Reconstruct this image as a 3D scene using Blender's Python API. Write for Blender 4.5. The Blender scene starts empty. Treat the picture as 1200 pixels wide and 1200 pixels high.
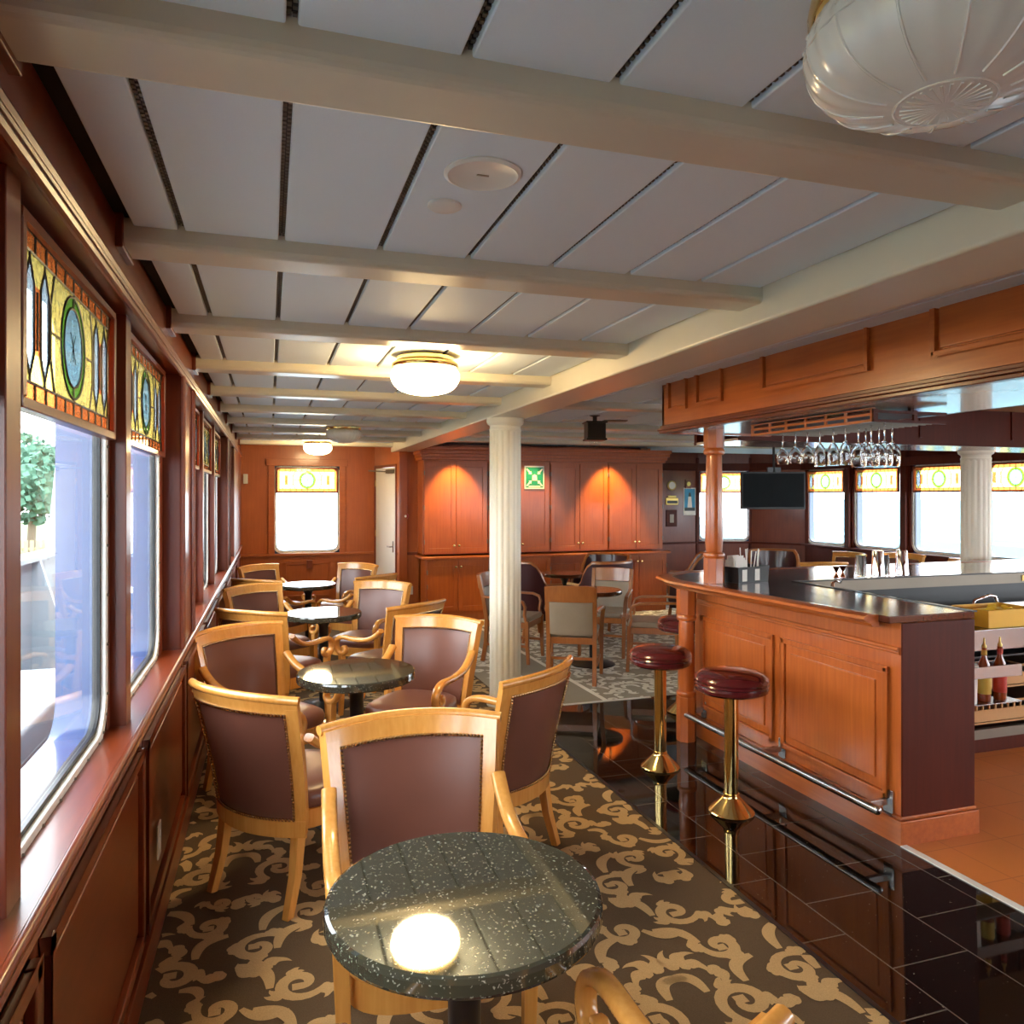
import bpy, bmesh, math, random
from mathutils import Vector, Matrix
from mathutils.geometry import delaunay_2d_cdt
random.seed(7)
PI = math.pi
S = bpy.context.scene
COL = S.collection
# ------------------------------------------------------------------ camera, world, exposure
cam = bpy.data.cameras.new('camera'); camo = bpy.data.objects.new('camera', cam); COL.objects.link(camo)
YAW = math.atan(284/884.0)
camo.location = (0, 0, 1.62); camo.rotation_euler = (PI/2, 0, -YAW)
cam.sensor_fit = 'HORIZONTAL'; cam.sensor_width = 36; cam.lens = 884/1200*36
cam.shift_y = -20/1200; cam.clip_start = .03; cam.clip_end = 300
S.camera = camo
W = bpy.data.worlds.new('world'); S.world = W; W.use_nodes = True
wn = W.node_tree; wn.nodes.clear()
wo = wn.nodes.new('ShaderNodeOutputWorld'); wb = wn.nodes.new('ShaderNodeBackground')
wb.inputs[0].default_value = (.90, .95, 1.0, 1); wb.inputs[1].default_value = 5.0
wn.links.new(wb.outputs[0], wo.inputs[0])
S.view_settings.view_transform = 'Standard'; S.view_settings.look = 'None'
S.view_settings.gamma = 1; S.view_settings.use_curve_mapping = False
S.view_settings.exposure = 1.36

K = .015
def fz(y): return -K*(y-2)          # the deck falls gently towards the bow

# ------------------------------------------------------------------ materials
def lin(r, g, b):
    f = lambda c: (c/255/12.92) if c/255 <= .04045 else ((c/255+.055)/1.055)**2.4
    return (f(r), f(g), f(b), 1)
MATS = {}
def base(name):
    m = bpy.data.materials.new(name); m.use_nodes = True; MATS[name] = m
    nt = m.node_tree; b = nt.nodes['Principled BSDF']; return m, nt, b
def plain(name, rgb, rough=.5, metal=0, coat=0, noise=0, nscale=20, bump=0, spec=.5):
    m, nt, b = base(name)
    b.inputs['Roughness'].default_value = rough; b.inputs['Metallic'].default_value = metal
    b.inputs['Coat Weight'].default_value = coat; b.inputs['Coat Roughness'].default_value = .08
    b.inputs['Specular IOR Level'].default_value = spec
    c = lin(*rgb); b.inputs['Base Color'].default_value = c
    if noise or bump:
        tc = nt.nodes.new('ShaderNodeTexCoord'); n = nt.nodes.new('ShaderNodeTexNoise')
        n.inputs['Scale'].default_value = nscale; n.inputs['Detail'].default_value = 4
        nt.links.new(tc.outputs['Object'], n.inputs['Vector'])
        if noise:
            r = nt.nodes.new('ShaderNodeMix'); r.data_type = 'RGBA'
            r.inputs[6].default_value = tuple(x*(1-noise) for x in c[:3])+(1,)
            r.inputs[7].default_value = tuple(min(1, x*(1+noise)) for x in c[:3])+(1,)
            nt.links.new(n.outputs['Fac'], r.inputs[0]); nt.links.new(r.outputs[2], b.inputs['Base Color'])
        if bump:
            bp = nt.nodes.new('ShaderNodeBump'); bp.inputs['Strength'].default_value = bump; bp.inputs['Distance'].default_value = .002
            nt.links.new(n.outputs['Fac'], bp.inputs['Height']); nt.links.new(bp.outputs[0], b.inputs['Normal'])
    return m
def wood(name, a, c, rough=.3, coat=.5, axis=2, sc=1.0):
    """streaky grain along an axis plus large soft mottling"""
    m, nt, b = base(name)
    tc = nt.nodes.new('ShaderNodeTexCoord'); mp = nt.nodes.new('ShaderNodeMapping')
    s = [38*sc, 38*sc, 38*sc]; s[axis] = 2.2*sc; mp.inputs['Scale'].default_value = s
    n = nt.nodes.new('ShaderNodeTexNoise'); n.inputs['Scale'].default_value = 1.3; n.inputs['Detail'].default_value = 5
    n2 = nt.nodes.new('ShaderNodeTexNoise'); n2.inputs['Scale'].default_value = 3.0*sc; n2.inputs['Detail'].default_value = 2
    nt.links.new(tc.outputs['Object'], mp.inputs[0]); nt.links.new(mp.outputs[0], n.inputs['Vector'])
    nt.links.new(tc.outputs['Object'], n2.inputs['Vector'])
    ad = nt.nodes.new('ShaderNodeMath'); ad.operation = 'MULTIPLY_ADD'; ad.inputs[1].default_value = .55
    nt.links.new(n.outputs['Fac'], ad.inputs[0]); 
    ml = nt.nodes.new('ShaderNodeMath'); ml.operation = 'MULTIPLY'; ml.inputs[1].default_value = .45
    nt.links.new(n2.outputs['Fac'], ml.inputs[0]); nt.links.new(ml.outputs[0], ad.inputs[2])
    r = nt.nodes.new('ShaderNodeValToRGB'); r.color_ramp.elements[0].position = .25; r.color_ramp.elements[1].position = .78
    r.color_ramp.elements[0].color = lin(*a); r.color_ramp.elements[1].color = lin(*c)
    nt.links.new(ad.outputs[0], r.inputs[0]); nt.links.new(r.outputs[0], b.inputs['Base Color'])
    b.inputs['Roughness'].default_value = rough; b.inputs['Coat Weight'].default_value = coat; b.inputs['Coat Roughness'].default_value = .12
    return m
cherry = wood('cherry', (94, 35, 11), (126, 52, 18), .38, .25)
cherry_h = wood('cherry_h', (94, 35, 11), (126, 52, 18), .34, .3, axis=1)
cherry_x = wood('cherry_x', (94, 35, 11), (126, 52, 18), axis=0)
bowp = wood('bow_panelling', (152, 74, 28), (180, 96, 42), .38, .25)  # bow wall wood, the lamp's warm light put into a brighter colour
bowp_x = wood('bow_panelling_lamplit_x', (152, 74, 28), (180, 96, 42), .38, .25, axis=0)
cab = wood('cabinet_cherry', (144, 64, 16), (182, 92, 28), .4, .2)
barw = wood('bar_cherry', (156, 74, 26), (200, 108, 46))
barw_x = wood('bar_cherry_x', (156, 74, 26), (200, 108, 46), axis=1)
darkw = wood('dark_mahogany', (70, 22, 8), (90, 31, 12), rough=.5, coat=0)
darkw.node_tree.nodes['Principled BSDF'].inputs['Specular IOR Level'].default_value = .2
counter_m = wood('counter_mahogany', (70, 30, 20), (98, 46, 30), rough=.16, coat=.9, axis=1)
honey = wood('honey_maple', (206, 134, 56), (232, 168, 86), rough=.25, coat=.6, sc=1.4)
nutw = wood('nut_brown', (148, 84, 36), (180, 112, 56), rough=.3, sc=1.4)
tabw = wood('table_brown', (66, 34, 20), (100, 54, 32), rough=.18, coat=.7, axis=0)
cream = plain('cream_paint', (208, 200, 180), .32, noise=.02, coat=.15)
panel_m = plain('ceiling_panel', (220, 232, 240), .6, noise=.02, nscale=300, bump=.1)
dark = plain('slot_dark', (34, 28, 26), .8, noise=.1)
colm = plain('column_white', (240, 234, 216), .4, noise=.02)
white = plain('white_enamel', (226, 224, 216), .3, noise=.03, nscale=9)
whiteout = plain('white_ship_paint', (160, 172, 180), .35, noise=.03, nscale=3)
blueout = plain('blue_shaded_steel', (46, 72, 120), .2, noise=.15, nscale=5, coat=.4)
steelblue = plain('steel_pipe', (90, 120, 140), .3, metal=.5, noise=.1)
leather = plain('brown_leather', (114, 70, 56), .34, noise=.10, nscale=6, bump=.15)
greyfab = plain('taupe_vinyl', (160, 144, 124), .42, noise=.12, nscale=9, bump=.2)
maroon = plain('maroon_leather', (62, 18, 24), .42, noise=.15, nscale=8, coat=.3)
maroon_s = plain('oxblood_vinyl', (84, 24, 26), .16, noise=.1, nscale=5, coat=.6)
blackm = plain('black_iron', (20, 22, 28), .35, noise=.1, coat=.2)
blackp = plain('black_plastic', (18, 18, 20), .4, noise=.1)
screen = plain('tv_screen', (12, 18, 22), .5, noise=.05, spec=.15)
brass = plain('brass', (232, 202, 134), .13, metal=1, noise=.05)
nail = plain('antique_nail', (206, 178, 132), .25, metal=1, noise=.2)
steel = plain('stainless_steel', (176, 176, 176), .25, metal=1, noise=.06, nscale=4)
steel_d = plain('dull_steel', (126, 118, 106), .5, metal=.8, noise=.1, nscale=4)
chrome = plain('chrome', (225, 225, 232), .06, metal=1, noise=.02)
lead = plain('lead_came', (44, 40, 40), .4, metal=.4, noise=.1)
paper = plain('paper', (240, 236, 226), .7, noise=.02)
red = plain('signal_red', (176, 32, 34), .4, noise=.05)
green = plain('sign_green', (20, 140, 104), .4, noise=.04)
yellowp = plain('yellow_tray', (232, 186, 70), .35, noise=.06, nscale=6)
lemon = plain('lemon', (248, 214, 60), .4, noise=.12, nscale=40)
lime = plain('lime', (120, 160, 50), .4, noise=.12, nscale=40)
tan = plain('speed_rack_tan', (196, 150, 96), .4, noise=.06)
gold = plain('gilt', (200, 170, 96), .35, metal=.7, noise=.1)
sea = plain('pale_water', (110, 140, 148), .3, noise=.12, nscale=.4)
grass = plain('lawn', (84, 104, 62), .9, noise=.2, nscale=2)
leafm = plain('tree_leaves', (70, 108, 88), .8, noise=.35, nscale=2)
barkm = plain('tree_bark', (110, 96, 80), .9, noise=.2)
fencem = plain('picket', (150, 142, 108), .7, noise=.05)
ambl = plain('amber_liquor', (130, 56, 22), .1, noise=.2, coat=.5)
redl = plain('red_label', (176, 50, 34), .4, noise=.1)
yell = plain('yellow_label', (200, 170, 70), .4, noise=.1)

def glassy(name, tint, refl=.08, diff=0, rough=.02):
    """a thin pane: lets light straight through with a tint, reflects a little"""
    m, nt, b = base(name); nt.nodes.remove(b)
    o = nt.nodes['Material Output']
    t = nt.nodes.new('ShaderNodeBsdfTransparent'); t.inputs[0].default_value = tint
    g = nt.nodes.new('ShaderNodeBsdfGlossy'); g.inputs['Roughness'].default_value = rough
    ge = nt.nodes.new('ShaderNodeNewGeometry'); dt = nt.nodes.new('ShaderNodeVectorMath'); dt.operation = 'DOT_PRODUCT'
    nt.links.new(ge.outputs['Incoming'], dt.inputs[0]); nt.links.new(ge.outputs['Normal'], dt.inputs[1])
    ab = nt.nodes.new('ShaderNodeMath'); ab.operation = 'ABSOLUTE'; nt.links.new(dt.outputs['Value'], ab.inputs[0])
    su = nt.nodes.new('ShaderNodeMath'); su.operation = 'SUBTRACT'; su.inputs[0].default_value = 1; nt.links.new(ab.outputs[0], su.inputs[1]); su.use_clamp = True
    pw = nt.nodes.new('ShaderNodeMath'); pw.operation = 'POWER'; pw.inputs[1].default_value = 4.5; nt.links.new(su.outputs[0], pw.inputs[0])
    mx = nt.nodes.new('ShaderNodeMixShader')
    ml = nt.nodes.new('ShaderNodeMath'); ml.operation = 'MULTIPLY_ADD'; ml.inputs[1].default_value = .5; ml.inputs[2].default_value = refl
    nt.links.new(pw.outputs[0], ml.inputs[0]); ml.use_clamp = True
    nt.links.new(ml.outputs[0], mx.inputs[0]); last = t
    if diff:
        d = nt.nodes.new('ShaderNodeBsdfTranslucent'); d.inputs[0].default_value = tint
        d2 = nt.nodes.new('ShaderNodeBsdfDiffuse'); d2.inputs[0].default_value = tint
        n = nt.nodes.new('ShaderNodeTexNoise'); n.inputs['Scale'].default_value = 60
        tc = nt.nodes.new('ShaderNodeTexCoord'); nt.links.new(tc.outputs['Object'], n.inputs['Vector'])
        ma = nt.nodes.new('ShaderNodeMixShader'); ma.inputs[0].default_value = .5
        nt.links.new(d.outputs[0], ma.inputs[1]); nt.links.new(d2.outputs[0], ma.inputs[2])
        mb = nt.nodes.new('ShaderNodeMixShader')
        mm = nt.nodes.new('ShaderNodeMath'); mm.operation = 'MULTIPLY'; mm.inputs[1].default_value = diff*2; mm.use_clamp = True
        nt.links.new(n.outputs['Fac'], mm.inputs[0]); nt.links.new(mm.outputs[0], mb.inputs[0])
        nt.links.new(t.outputs[0], mb.inputs[1]); nt.links.new(ma.outputs[0], mb.inputs[2]); last = mb
    nt.links.new(last.outputs[0], mx.inputs[1]); nt.links.new(g.outputs[0], mx.inputs[2])
    nt.links.new(mx.outputs[0], o.inputs[0]); return m
pane_m = glassy('window_glass', (.97, .985, .985, 1), .02)
clearg = glassy('clear_glassware', (.97, .975, .98, 1), .10)
g_yel = glassy('yellow_glass', lin(246, 214, 110), .02, .35)
g_amb = glassy('amber_glass', lin(214, 110, 50), .03, .4)
g_grn = glassy('green_glass', lin(96, 140, 40), .03, .4)
g_clr = glassy('bevel_glass', lin(206, 220, 226), .08, .3)
g_teal = glassy('teal_glass', lin(130, 170, 176), .08, .35)
frost = None
def frosted(name, emit=None, strength=0):
    m, nt, b = base(name)
    b.inputs['Base Color'].default_value = lin(236, 232, 222)
    b.inputs['Roughness'].default_value = .25; b.inputs['Transmission Weight'].default_value = .08
    b.inputs['Coat Weight'].default_value = .4
    n = nt.nodes.new('ShaderNodeTexNoise'); n.inputs['Scale'].default_value = 120
    bp = nt.nodes.new('ShaderNodeBump'); bp.inputs['Strength'].default_value = .1
    nt.links.new(n.outputs['Fac'], bp.inputs['Height']); nt.links.new(bp.outputs[0], b.inputs['Normal'])
    if emit:
        b.inputs['Emission Color'].default_value = emit; b.inputs['Emission Strength'].default_value = strength
    return m
frost = frosted('frosted_glass')
frost_lit = frosted('frosted_glass_lit', (1, .74, .38, 1), 22)

stemg = bpy.data.materials.new('crystal'); stemg.use_nodes = True; b_ = stemg.node_tree.nodes['Principled BSDF']
b_.inputs['Transmission Weight'].default_value = 1; b_.inputs['Roughness'].default_value = .01; b_.inputs['IOR'].default_value = 1.42; b_.inputs['Base Color'].default_value = (.98, .98, 1, 1)
def granite(name, grid=False):
    m, nt, b = base(name)
    tc = nt.nodes.new('ShaderNodeTexCoord')
    v = nt.nodes.new('ShaderNodeTexVoronoi'); v.inputs['Scale'].default_value = 120 if not grid else 60
    n0 = nt.nodes.new('ShaderNodeTexNoise'); n0.inputs['Scale'].default_value = 90
    mixv = nt.nodes.new('ShaderNodeMix'); mixv.data_type = 'VECTOR'; mixv.inputs[0].default_value = .02
    nt.links.new(tc.outputs['Object'], mixv.inputs[4]); nt.links.new(n0.outputs['Color'], mixv.inputs[5])
    nt.links.new(tc.outputs['Object'], n0.inputs['Vector']); nt.links.new(mixv.outputs[1], v.inputs['Vector'])
    r = nt.nodes.new('ShaderNodeValToRGB')
    e = r.color_ramp.elements; lo, hi = (.12, .34) if not grid else (.03, .12)
    e[0].position = lo; e[1].position = hi
    e[0].color = lin(150, 150, 134) if not grid else lin(170, 156, 130)
    e[1].color = lin(56, 54, 42) if not grid else lin(14, 13, 13)
    nt.links.new(v.outputs['Distance'], r.inputs[0])
    # only some cells sparkle
    sp = nt.nodes.new('ShaderNodeSeparateColor'); nt.links.new(v.outputs['Color'], sp.inputs[0])
    gt = nt.nodes.new('ShaderNodeMath'); gt.operation = 'GREATER_THAN'; gt.inputs[1].default_value = .45 if not grid else .74
    nt.links.new(sp.outputs[0], gt.inputs[0])
    mx = nt.nodes.new('ShaderNodeMix'); mx.data_type = 'RGBA'; mx.inputs[6].default_value = e[1].color
    nt.links.new(gt.outputs[0], mx.inputs[0]); nt.links.new(r.outputs[0], mx.inputs[7])
    out = mx.outputs[2]
    if grid:
        mp = nt.nodes.new('ShaderNodeMapping'); mp.inputs['Rotation'].default_value = (0, 0, PI/2); mp.inputs['Location'].default_value = (.08, -.02, 0)
        br = nt.nodes.new('ShaderNodeTexBrick'); br.inputs['Scale'].default_value = 1
        br.inputs['Brick Width'].default_value = .44; br.inputs['Row Height'].default_value = .335; br.inputs['Mortar Size'].default_value = .003
        br.inputs['Color1'].default_value = (0, 0, 0, 1); br.inputs['Color2'].default_value = (0, 0, 0, 1); br.inputs['Mortar'].default_value = (1, 1, 1, 1)
        nt.links.new(tc.outputs['Object'], mp.inputs[0]); nt.links.new(mp.outputs[0], br.inputs[0])
        m2 = nt.nodes.new('ShaderNodeMix'); m2.data_type = 'RGBA'; m2.inputs[7].default_value = lin(96, 88, 80)
        nt.links.new(br.outputs['Color'], m2.inputs[0]); nt.links.new(out, m2.inputs[6]); out = m2.outputs[2]
    nt.links.new(out, b.inputs['Base Color'])
    b.inputs['Roughness'].default_value = .035; b.inputs['Specular IOR Level'].default_value = .95 if not grid else .6
    return m
gran = granite('table_granite'); gtile = granite('floor_granite', True)
def carpet(name, rgb):
    m, nt, b = base(name)
    n = nt.nodes.new('ShaderNodeTexNoise'); n.inputs['Scale'].default_value = 260; n.inputs['Detail'].default_value = 2
    tc = nt.nodes.new('ShaderNodeTexCoord'); nt.links.new(tc.outputs['Object'], n.inputs['Vector'])
    r = nt.nodes.new('ShaderNodeMix'); r.data_type = 'RGBA'; c = lin(*rgb)
    r.inputs[6].default_value = tuple(x*.72 for x in c[:3])+(1,); r.inputs[7].default_value = tuple(x*1.28 for x in c[:3])+(1,)
    nt.links.new(n.outputs['Fac'], r.inputs[0]); nt.links.new(r.outputs[2], b.inputs['Base Color'])
    b.inputs['Roughness'].default_value = .95; b.inputs['Specular IOR Level'].default_value = .1
    bp = nt.nodes.new('ShaderNodeBump'); bp.inputs['Strength'].default_value = .5; bp.inputs['Distance'].default_value = .004
    nt.links.new(n.outputs['Fac'], bp.inputs['Height']); nt.links.new(bp.outputs[0], b.inputs['Normal'])
    return m
cp_b = carpet('carpet_brown', (96, 78, 58)); cp_t = carpet('carpet_tan', (190, 156, 108))
cp_g = carpet('carpet_ground_daylit', (160, 150, 132)); cp_w = carpet('carpet_scroll_daylit', (228, 222, 206)); cp_s = carpet('carpet_stripe', (240, 234, 220)); cp_k = carpet('carpet_band_daylit', (158, 148, 130))  # scroll carpet beyond the tiles, window daylight put into paler colours
def quarry():
    m, nt, b = base('quarry_tile')
    tc = nt.nodes.new('ShaderNodeTexCoord'); br = nt.nodes.new('ShaderNodeTexBrick'); br.offset = 0
    br.inputs['Scale'].default_value = 1; br.inputs['Brick Width'].default_value = .3; br.inputs['Row Height'].default_value = .3
    br.inputs['Mortar Size'].default_value = .003
    br.inputs['Color1'].default_value = lin(204, 120, 50); br.inputs['Color2'].default_value = lin(196, 112, 46); br.inputs['Mortar'].default_value = lin(176, 98, 44)
    nt.links.new(tc.outputs['Object'], br.inputs[0]); nt.links.new(br.outputs['Color'], b.inputs['Base Color'])
    b.inputs['Roughness'].default_value = .45; return m
quarry_m = quarry()

# ------------------------------------------------------------------ mesh builder
class MB:
    def __init__(s): s.v = []; s.f = []; s.m = []; s.mi = 0
    def add(s, vs, fs, M=None):
        o = len(s.v)
        s.v += [tuple(M @ Vector(p)) if M else tuple(p) for p in vs]
        s.f += [tuple(o+i for i in f) for f in fs]; s.m += [s.mi]*len(fs); return s
    def box(s, x0, y0, z0, x1, y1, z1, M=None):
        vs = [(x, y, z) for x in (x0, x1) for y in (y0, y1) for z in (z0, z1)]
        return s.add(vs, [(0,1,3,2),(4,6,7,5),(0,4,5,1),(2,3,7,6),(0,2,6,4),(1,5,7,3)], M)
    def lathe(s, prof, n=24, c=(0,0,0), M=None, flute=None):
        vs = []; fs = []
        for r, z in prof:
            for k in range(n):
                a = 2*PI*k/n; rr = r*(flute(a, r, z) if flute else 1)
                vs.append((c[0]+rr*math.cos(a), c[1]+rr*math.sin(a), c[2]+z))
        L = len(prof)
        for i in range(L-1):
            for k in range(n):
                k2 = (k+1) % n; fs.append((i*n+k, i*n+k2, (i+1)*n+k2, (i+1)*n+k))
        if prof[0][0] > 1e-4: fs.append(tuple(range(n))[::-1])
        if prof[-1][0] > 1e-4: fs.append(tuple((L-1)*n+k for k in range(n)))
        return s.add(vs, fs, M)
    def tube(s, pts, r, n=8, M=None, close=False, cap=True):
        """round (r number or list) tube along points"""
        P = [Vector(p) for p in pts]; L = len(P); vs = []; fs = []
        R = r if isinstance(r, (list, tuple)) else [r]*L
        up = None
        for i in range(L):
            a = P[(i-1) % L] if (i or close) else P[0]; b = P[(i+1) % L] if (i < L-1 or close) else P[-1]
            t = (b-a); t = t.normalized() if t.length > 1e-9 else Vector((0,0,1))
            if up is None:
                up = Vector((0,0,1)) if abs(t.z) < .9 else Vector((1,0,0))
            up = (up - t*up.dot(t)); up = up.normalized() if up.length > 1e-6 else Vector((0,1,0))
            sd = t.cross(up)
            for k in range(n):
                q = 2*PI*k/n; vs.append(P[i] + up*math.cos(q)*R[i] + sd*math.sin(q)*R[i])
        for i in range(L if close else L-1):
            j = (i+1) % L
            for k in range(n): fs.append((i*n+k, i*n+(k+1) % n, j*n+(k+1) % n, j*n+k))
        if cap and not close: fs += [tuple(range(n))[::-1], tuple((L-1)*n+k for k in range(n))]
        return s.add(vs, fs, M)
    def sweep(s, pts, sd, prof, M=None, scale=None):
        """sweep a closed 2D profile (a along side vector, b along normal) along pts; sd(i) gives side vector"""
        P = [Vector(p) for p in pts]; L = len(P); n = len(prof); vs = []; fs = []
        for i in range(L):
            t = (P[min(i+1, L-1)]-P[max(i-1, 0)]).normalized(); sv = Vector(sd(i)) if callable(sd) else Vector(sd)
            nn = t.cross(sv).normalized(); k = scale(i) if scale else (1, 1)
            for a, b in prof: vs.append(P[i]+sv*a*k[0]+nn*b*k[1])
        for i in range(L-1):
            for k in range(n): fs.append((i*n+k, i*n+(k+1) % n, (i+1)*n+(k+1) % n, (i+1)*n+k))
        fs += [tuple(range(n))[::-1], tuple((L-1)*n+k for k in range(n))]
        return s.add(vs, fs, M)
    def prism(s, poly, z0, z1, M=None, zf=None):
        n = len(poly); vs = [(x, y, z0+(zf(y) if zf else 0)) for x, y in poly]+[(x, y, z1+(zf(y) if zf else 0)) for x, y in poly]
        fs = [tuple(range(n))[::-1], tuple(range(n, 2*n))]+[(i, (i+1) % n, n+(i+1) % n, n+i) for i in range(n)]
        return s.add(vs, fs, M)
    def ball(s, c, r, n=6, M=None, sz=1):
        pr = [(r*math.sin(PI*i/n), -r*sz*math.cos(PI*i/n)) for i in range(n+1)]
        pr[0] = (0, pr[0][1]); pr[-1] = (0, pr[-1][1]); return s.lathe(pr, max(6, n+2), c, M)
    def build(s, name, mats, parent=None, smooth=True, bevel=0, seg=2, sub=0, angle=40, loc=None):
        me = bpy.data.meshes.new(name); me.from_pydata([tuple(p) for p in s.v], [], s.f)
        if not isinstance(mats, (list, tuple)): mats = [mats]
        for m in mats: me.materials.append(m)
        if len(mats) > 1: me.polygons.foreach_set('material_index', s.m)
        bm = bmesh.new(); bm.from_mesh(me); bmesh.ops.remove_doubles(bm, verts=bm.verts, dist=1e-5)
        bmesh.ops.recalc_face_normals(bm, faces=bm.faces); bm.to_mesh(me); bm.free()
        if smooth:
            me.shade_smooth()
            me.set_sharp_from_angle(angle=math.radians(angle))
        o = bpy.data.objects.new(name, me); COL.objects.link(o)
        if parent: o.parent = parent
        if loc: o.location = loc
        if bevel:
            b = o.modifiers.new('bevel', 'BEVEL'); b.width = bevel; b.segments = seg; b.limit_method = 'ANGLE'; b.angle_limit = math.radians(35)
            b.harden_normals = smooth
        if sub:
            q = o.modifiers.new('sub', 'SUBSURF'); q.levels = sub; q.render_levels = sub
        return o
def thing(name, label, cat, loc=(0,0,0), rz=0, group=None, kind=None):
    o = bpy.data.objects.new(name, None); COL.objects.link(o); o.empty_display_size = .1
    o.location = loc; o.rotation_euler = (0, 0, rz)
    if label: o['label'] = label
    if cat: o['category'] = cat
    if group: o['group'] = group
    if kind: o['kind'] = kind
    return o
def tag(o, label, cat, group=None):
    o['label'] = label; o['category'] = cat
    if group: o['group'] = group
    return o
def struct(o, label=None):
    o['kind'] = 'structure'
    if label: o['label'] = label; 
    return o
def dup(root, loc, rz=0, label=None, group=None):
    def cp(o, par):
        c = o.copy(); COL.objects.link(c); c.parent = par
        for ch in KIDS.get(o.name, []) or [k for k in o.children]: cp(ch, c)
        return c
    r = cp(root, None); r.location = loc; r.rotation_euler = (0, 0, rz)
    if label: r['label'] = label
    if group: r['group'] = group
    return r
KIDS = {}
def T(x, y, z, rz=0): return Matrix.Translation((x, y, z)) @ Matrix.Rotation(rz, 4, 'Z')
def wallM(x, y, z, rz):
    """local frame for things on a wall: u = local x along the wall, v = local z up, local -y looks into the room"""
    return T(x, y, z, rz)

# ------------------------------------------------------------------ floors
SC = .86
def scroll_patch(mb, ox, oy, fl):
    """acanthus scroll motif as flat leaf shapes laid in the pile"""
    Z = [.0012]
    def strip(pts, ws):
        n = len(pts); L = []; R = []
        for i in range(n):
            a = pts[max(0, i-1)]; b = pts[min(n-1, i+1)]; dx, dy = b[0]-a[0], b[1]-a[1]; l = math.hypot(dx, dy) or 1
            L.append((pts[i][0]-dy/l*ws[i], pts[i][1]+dx/l*ws[i])); R.append((pts[i][0]+dy/l*ws[i], pts[i][1]-dx/l*ws[i]))
        Z[0] += .000012; z = Z[0]
        q = [(ox+fl*p[0]*SC, oy+p[1]*SC) for p in L+R]
        vs = [(x, y, fz(y)+z) for x, y in q]
        mb.add(vs, [(i, i+1, n+i+1, n+i) for i in range(n-1)])
    def spiral(cx, cy, r, a0, turns, w, d=1, tail=0, leaves=3):
        pts = []; ws = []; N = 26
        for i in range(N+1):
            t = i/N; rr = r*(1-.82*t**.8); a = a0+d*2*PI*turns*t
            pts.append((cx+rr*math.cos(a), cy+rr*math.sin(a))); ws.append(w*(.45+.75*max(0, math.sin(PI*min(1, t*1.05)))**.6*(1-.35*t)))
        ws[-1] = w*.75; strip(pts, ws)
        # bulb at the end of the curl
        c = pts[-1]; strip([(c[0]+w*1.0*math.cos(q), c[1]+w*1.0*math.sin(q)) for q in [0]] + [(c[0]-w, c[1])], [w*.9, w*.9])
        for k in range(leaves):                                     # lobes thrown off the outside of the curl
            t = .05+.26*k; i = int(t*N); a = a0+d*2*PI*turns*t; p = pts[i]
            lf(p[0], p[1], a-d*(.75), w*3.6*(1-.16*k), w*1.25)
            lf(p[0], p[1], a-d*(.1), w*2.6*(1-.16*k), w*1.0)
    def lf(x, y, a, l, w):
        N = 14; pts = []; ws = []
        for i in range(N+1):
            t = i/N; aa = a+.9*t*t; pts.append((x+l*t*math.cos(aa), y+l*t*math.sin(aa))); ws.append(w*max(0, math.sin(PI*(.15+.85*t)**.8))*(.85+.36*abs(math.sin(t*8.5))))
        ws[-1] = .0005; strip(pts, ws)
    def stem(x0, y0, x1, y1, bend, w):
        pts = []; N = 14
        for i in range(N+1):
            t = i/N; b = bend*math.sin(PI*t); dx, dy = x1-x0, y1-y0; l = math.hypot(dx, dy)
            pts.append((x0+dx*t-dy/l*b, y0+dy*t+dx/l*b))
        strip(pts, [w*(.6+.6*math.sin(PI*i/N)) for i in range(N+1)])
    w = .0225
    spiral(.16, .17, .105, PI*1.1, 1.25, w, 1)
    spiral(.45, .10, .085, PI*.2, 1.2, w*.95, -1, leaves=2)
    spiral(.63, .36, .120, -PI*.35, 1.3, w*1.1, 1)
    spiral(.32, .47, .105, PI*.75, 1.25, w, -1)
    spiral(.10, .70, .095, PI*1.5, 1.2, w, 1)
    spiral(.52, .70, .090, PI*.1, 1.25, w, -1)
    spiral(.74, .08, .055, PI*.9, 1.1, w*.75, 1, leaves=2)
    stem(.27, .17, .40, .36, .05, w); stem(.37, .08, .20, .02, .04, w*.8); stem(.56, .46, .44, .60, -.05, w)
    stem(.74, .45, .82+.05, .55, .06, w); stem(.10, .60, .24, .44, .05, w); stem(.30, .60, .18, .78, -.04, w)
    stem(.52, .19, .60, .26, .03, w*.8); stem(.60, .74, .74, .88, .04, w)
    for i, (x, y, a) in enumerate([(.30, .30, .9), (.30, .30, 2.0), (.30, .30, -.2), (.76, .62, .6), (.76, .62, 1.7), (.76, .62, 2.9), (.02, .42, .3), (.02, .42, 1.5), (.44, .33, -.6), (.22, .85, .2), (.66, .58, 3.9), (.40, .82, 1.2)]):
        lf(x, y, a, .12, w*1.35)
def floor_mesh(name, poly, mats, th=.06):
    mb = MB(); mb.prism(poly, -th, 0, zf=fz); return mb
mb = floor_mesh('floor', [(-.6, -2.5), (1.83, -2.5), (1.83, 5.6), (1.83, 11.6), (-.6, 11.6)], None)
mb.mi = 1
c = .82*SC
for i in range(-1, 4):
    for j in range(0, 10):
        ox, oy = i*c+.18+(c/2 if j % 2 else 0)-.3, j*c+.35
        n0 = len(mb.v); f0 = len(mb.f)
        scroll_patch(mb, ox if (i+j) % 2 else ox+c, oy, 1 if (i+j) % 2 else -1)
        keep = [f for f in range(f0, len(mb.f)) if all(-.39 < mb.v[q][0] < 1.825 for q in mb.f[f])]
        mb.f[f0:] = [mb.f[k] for k in keep]; mb.m[f0:] = [1]*len(keep)
struct(mb.build('floor', [cp_b, cp_t], smooth=False))
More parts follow.
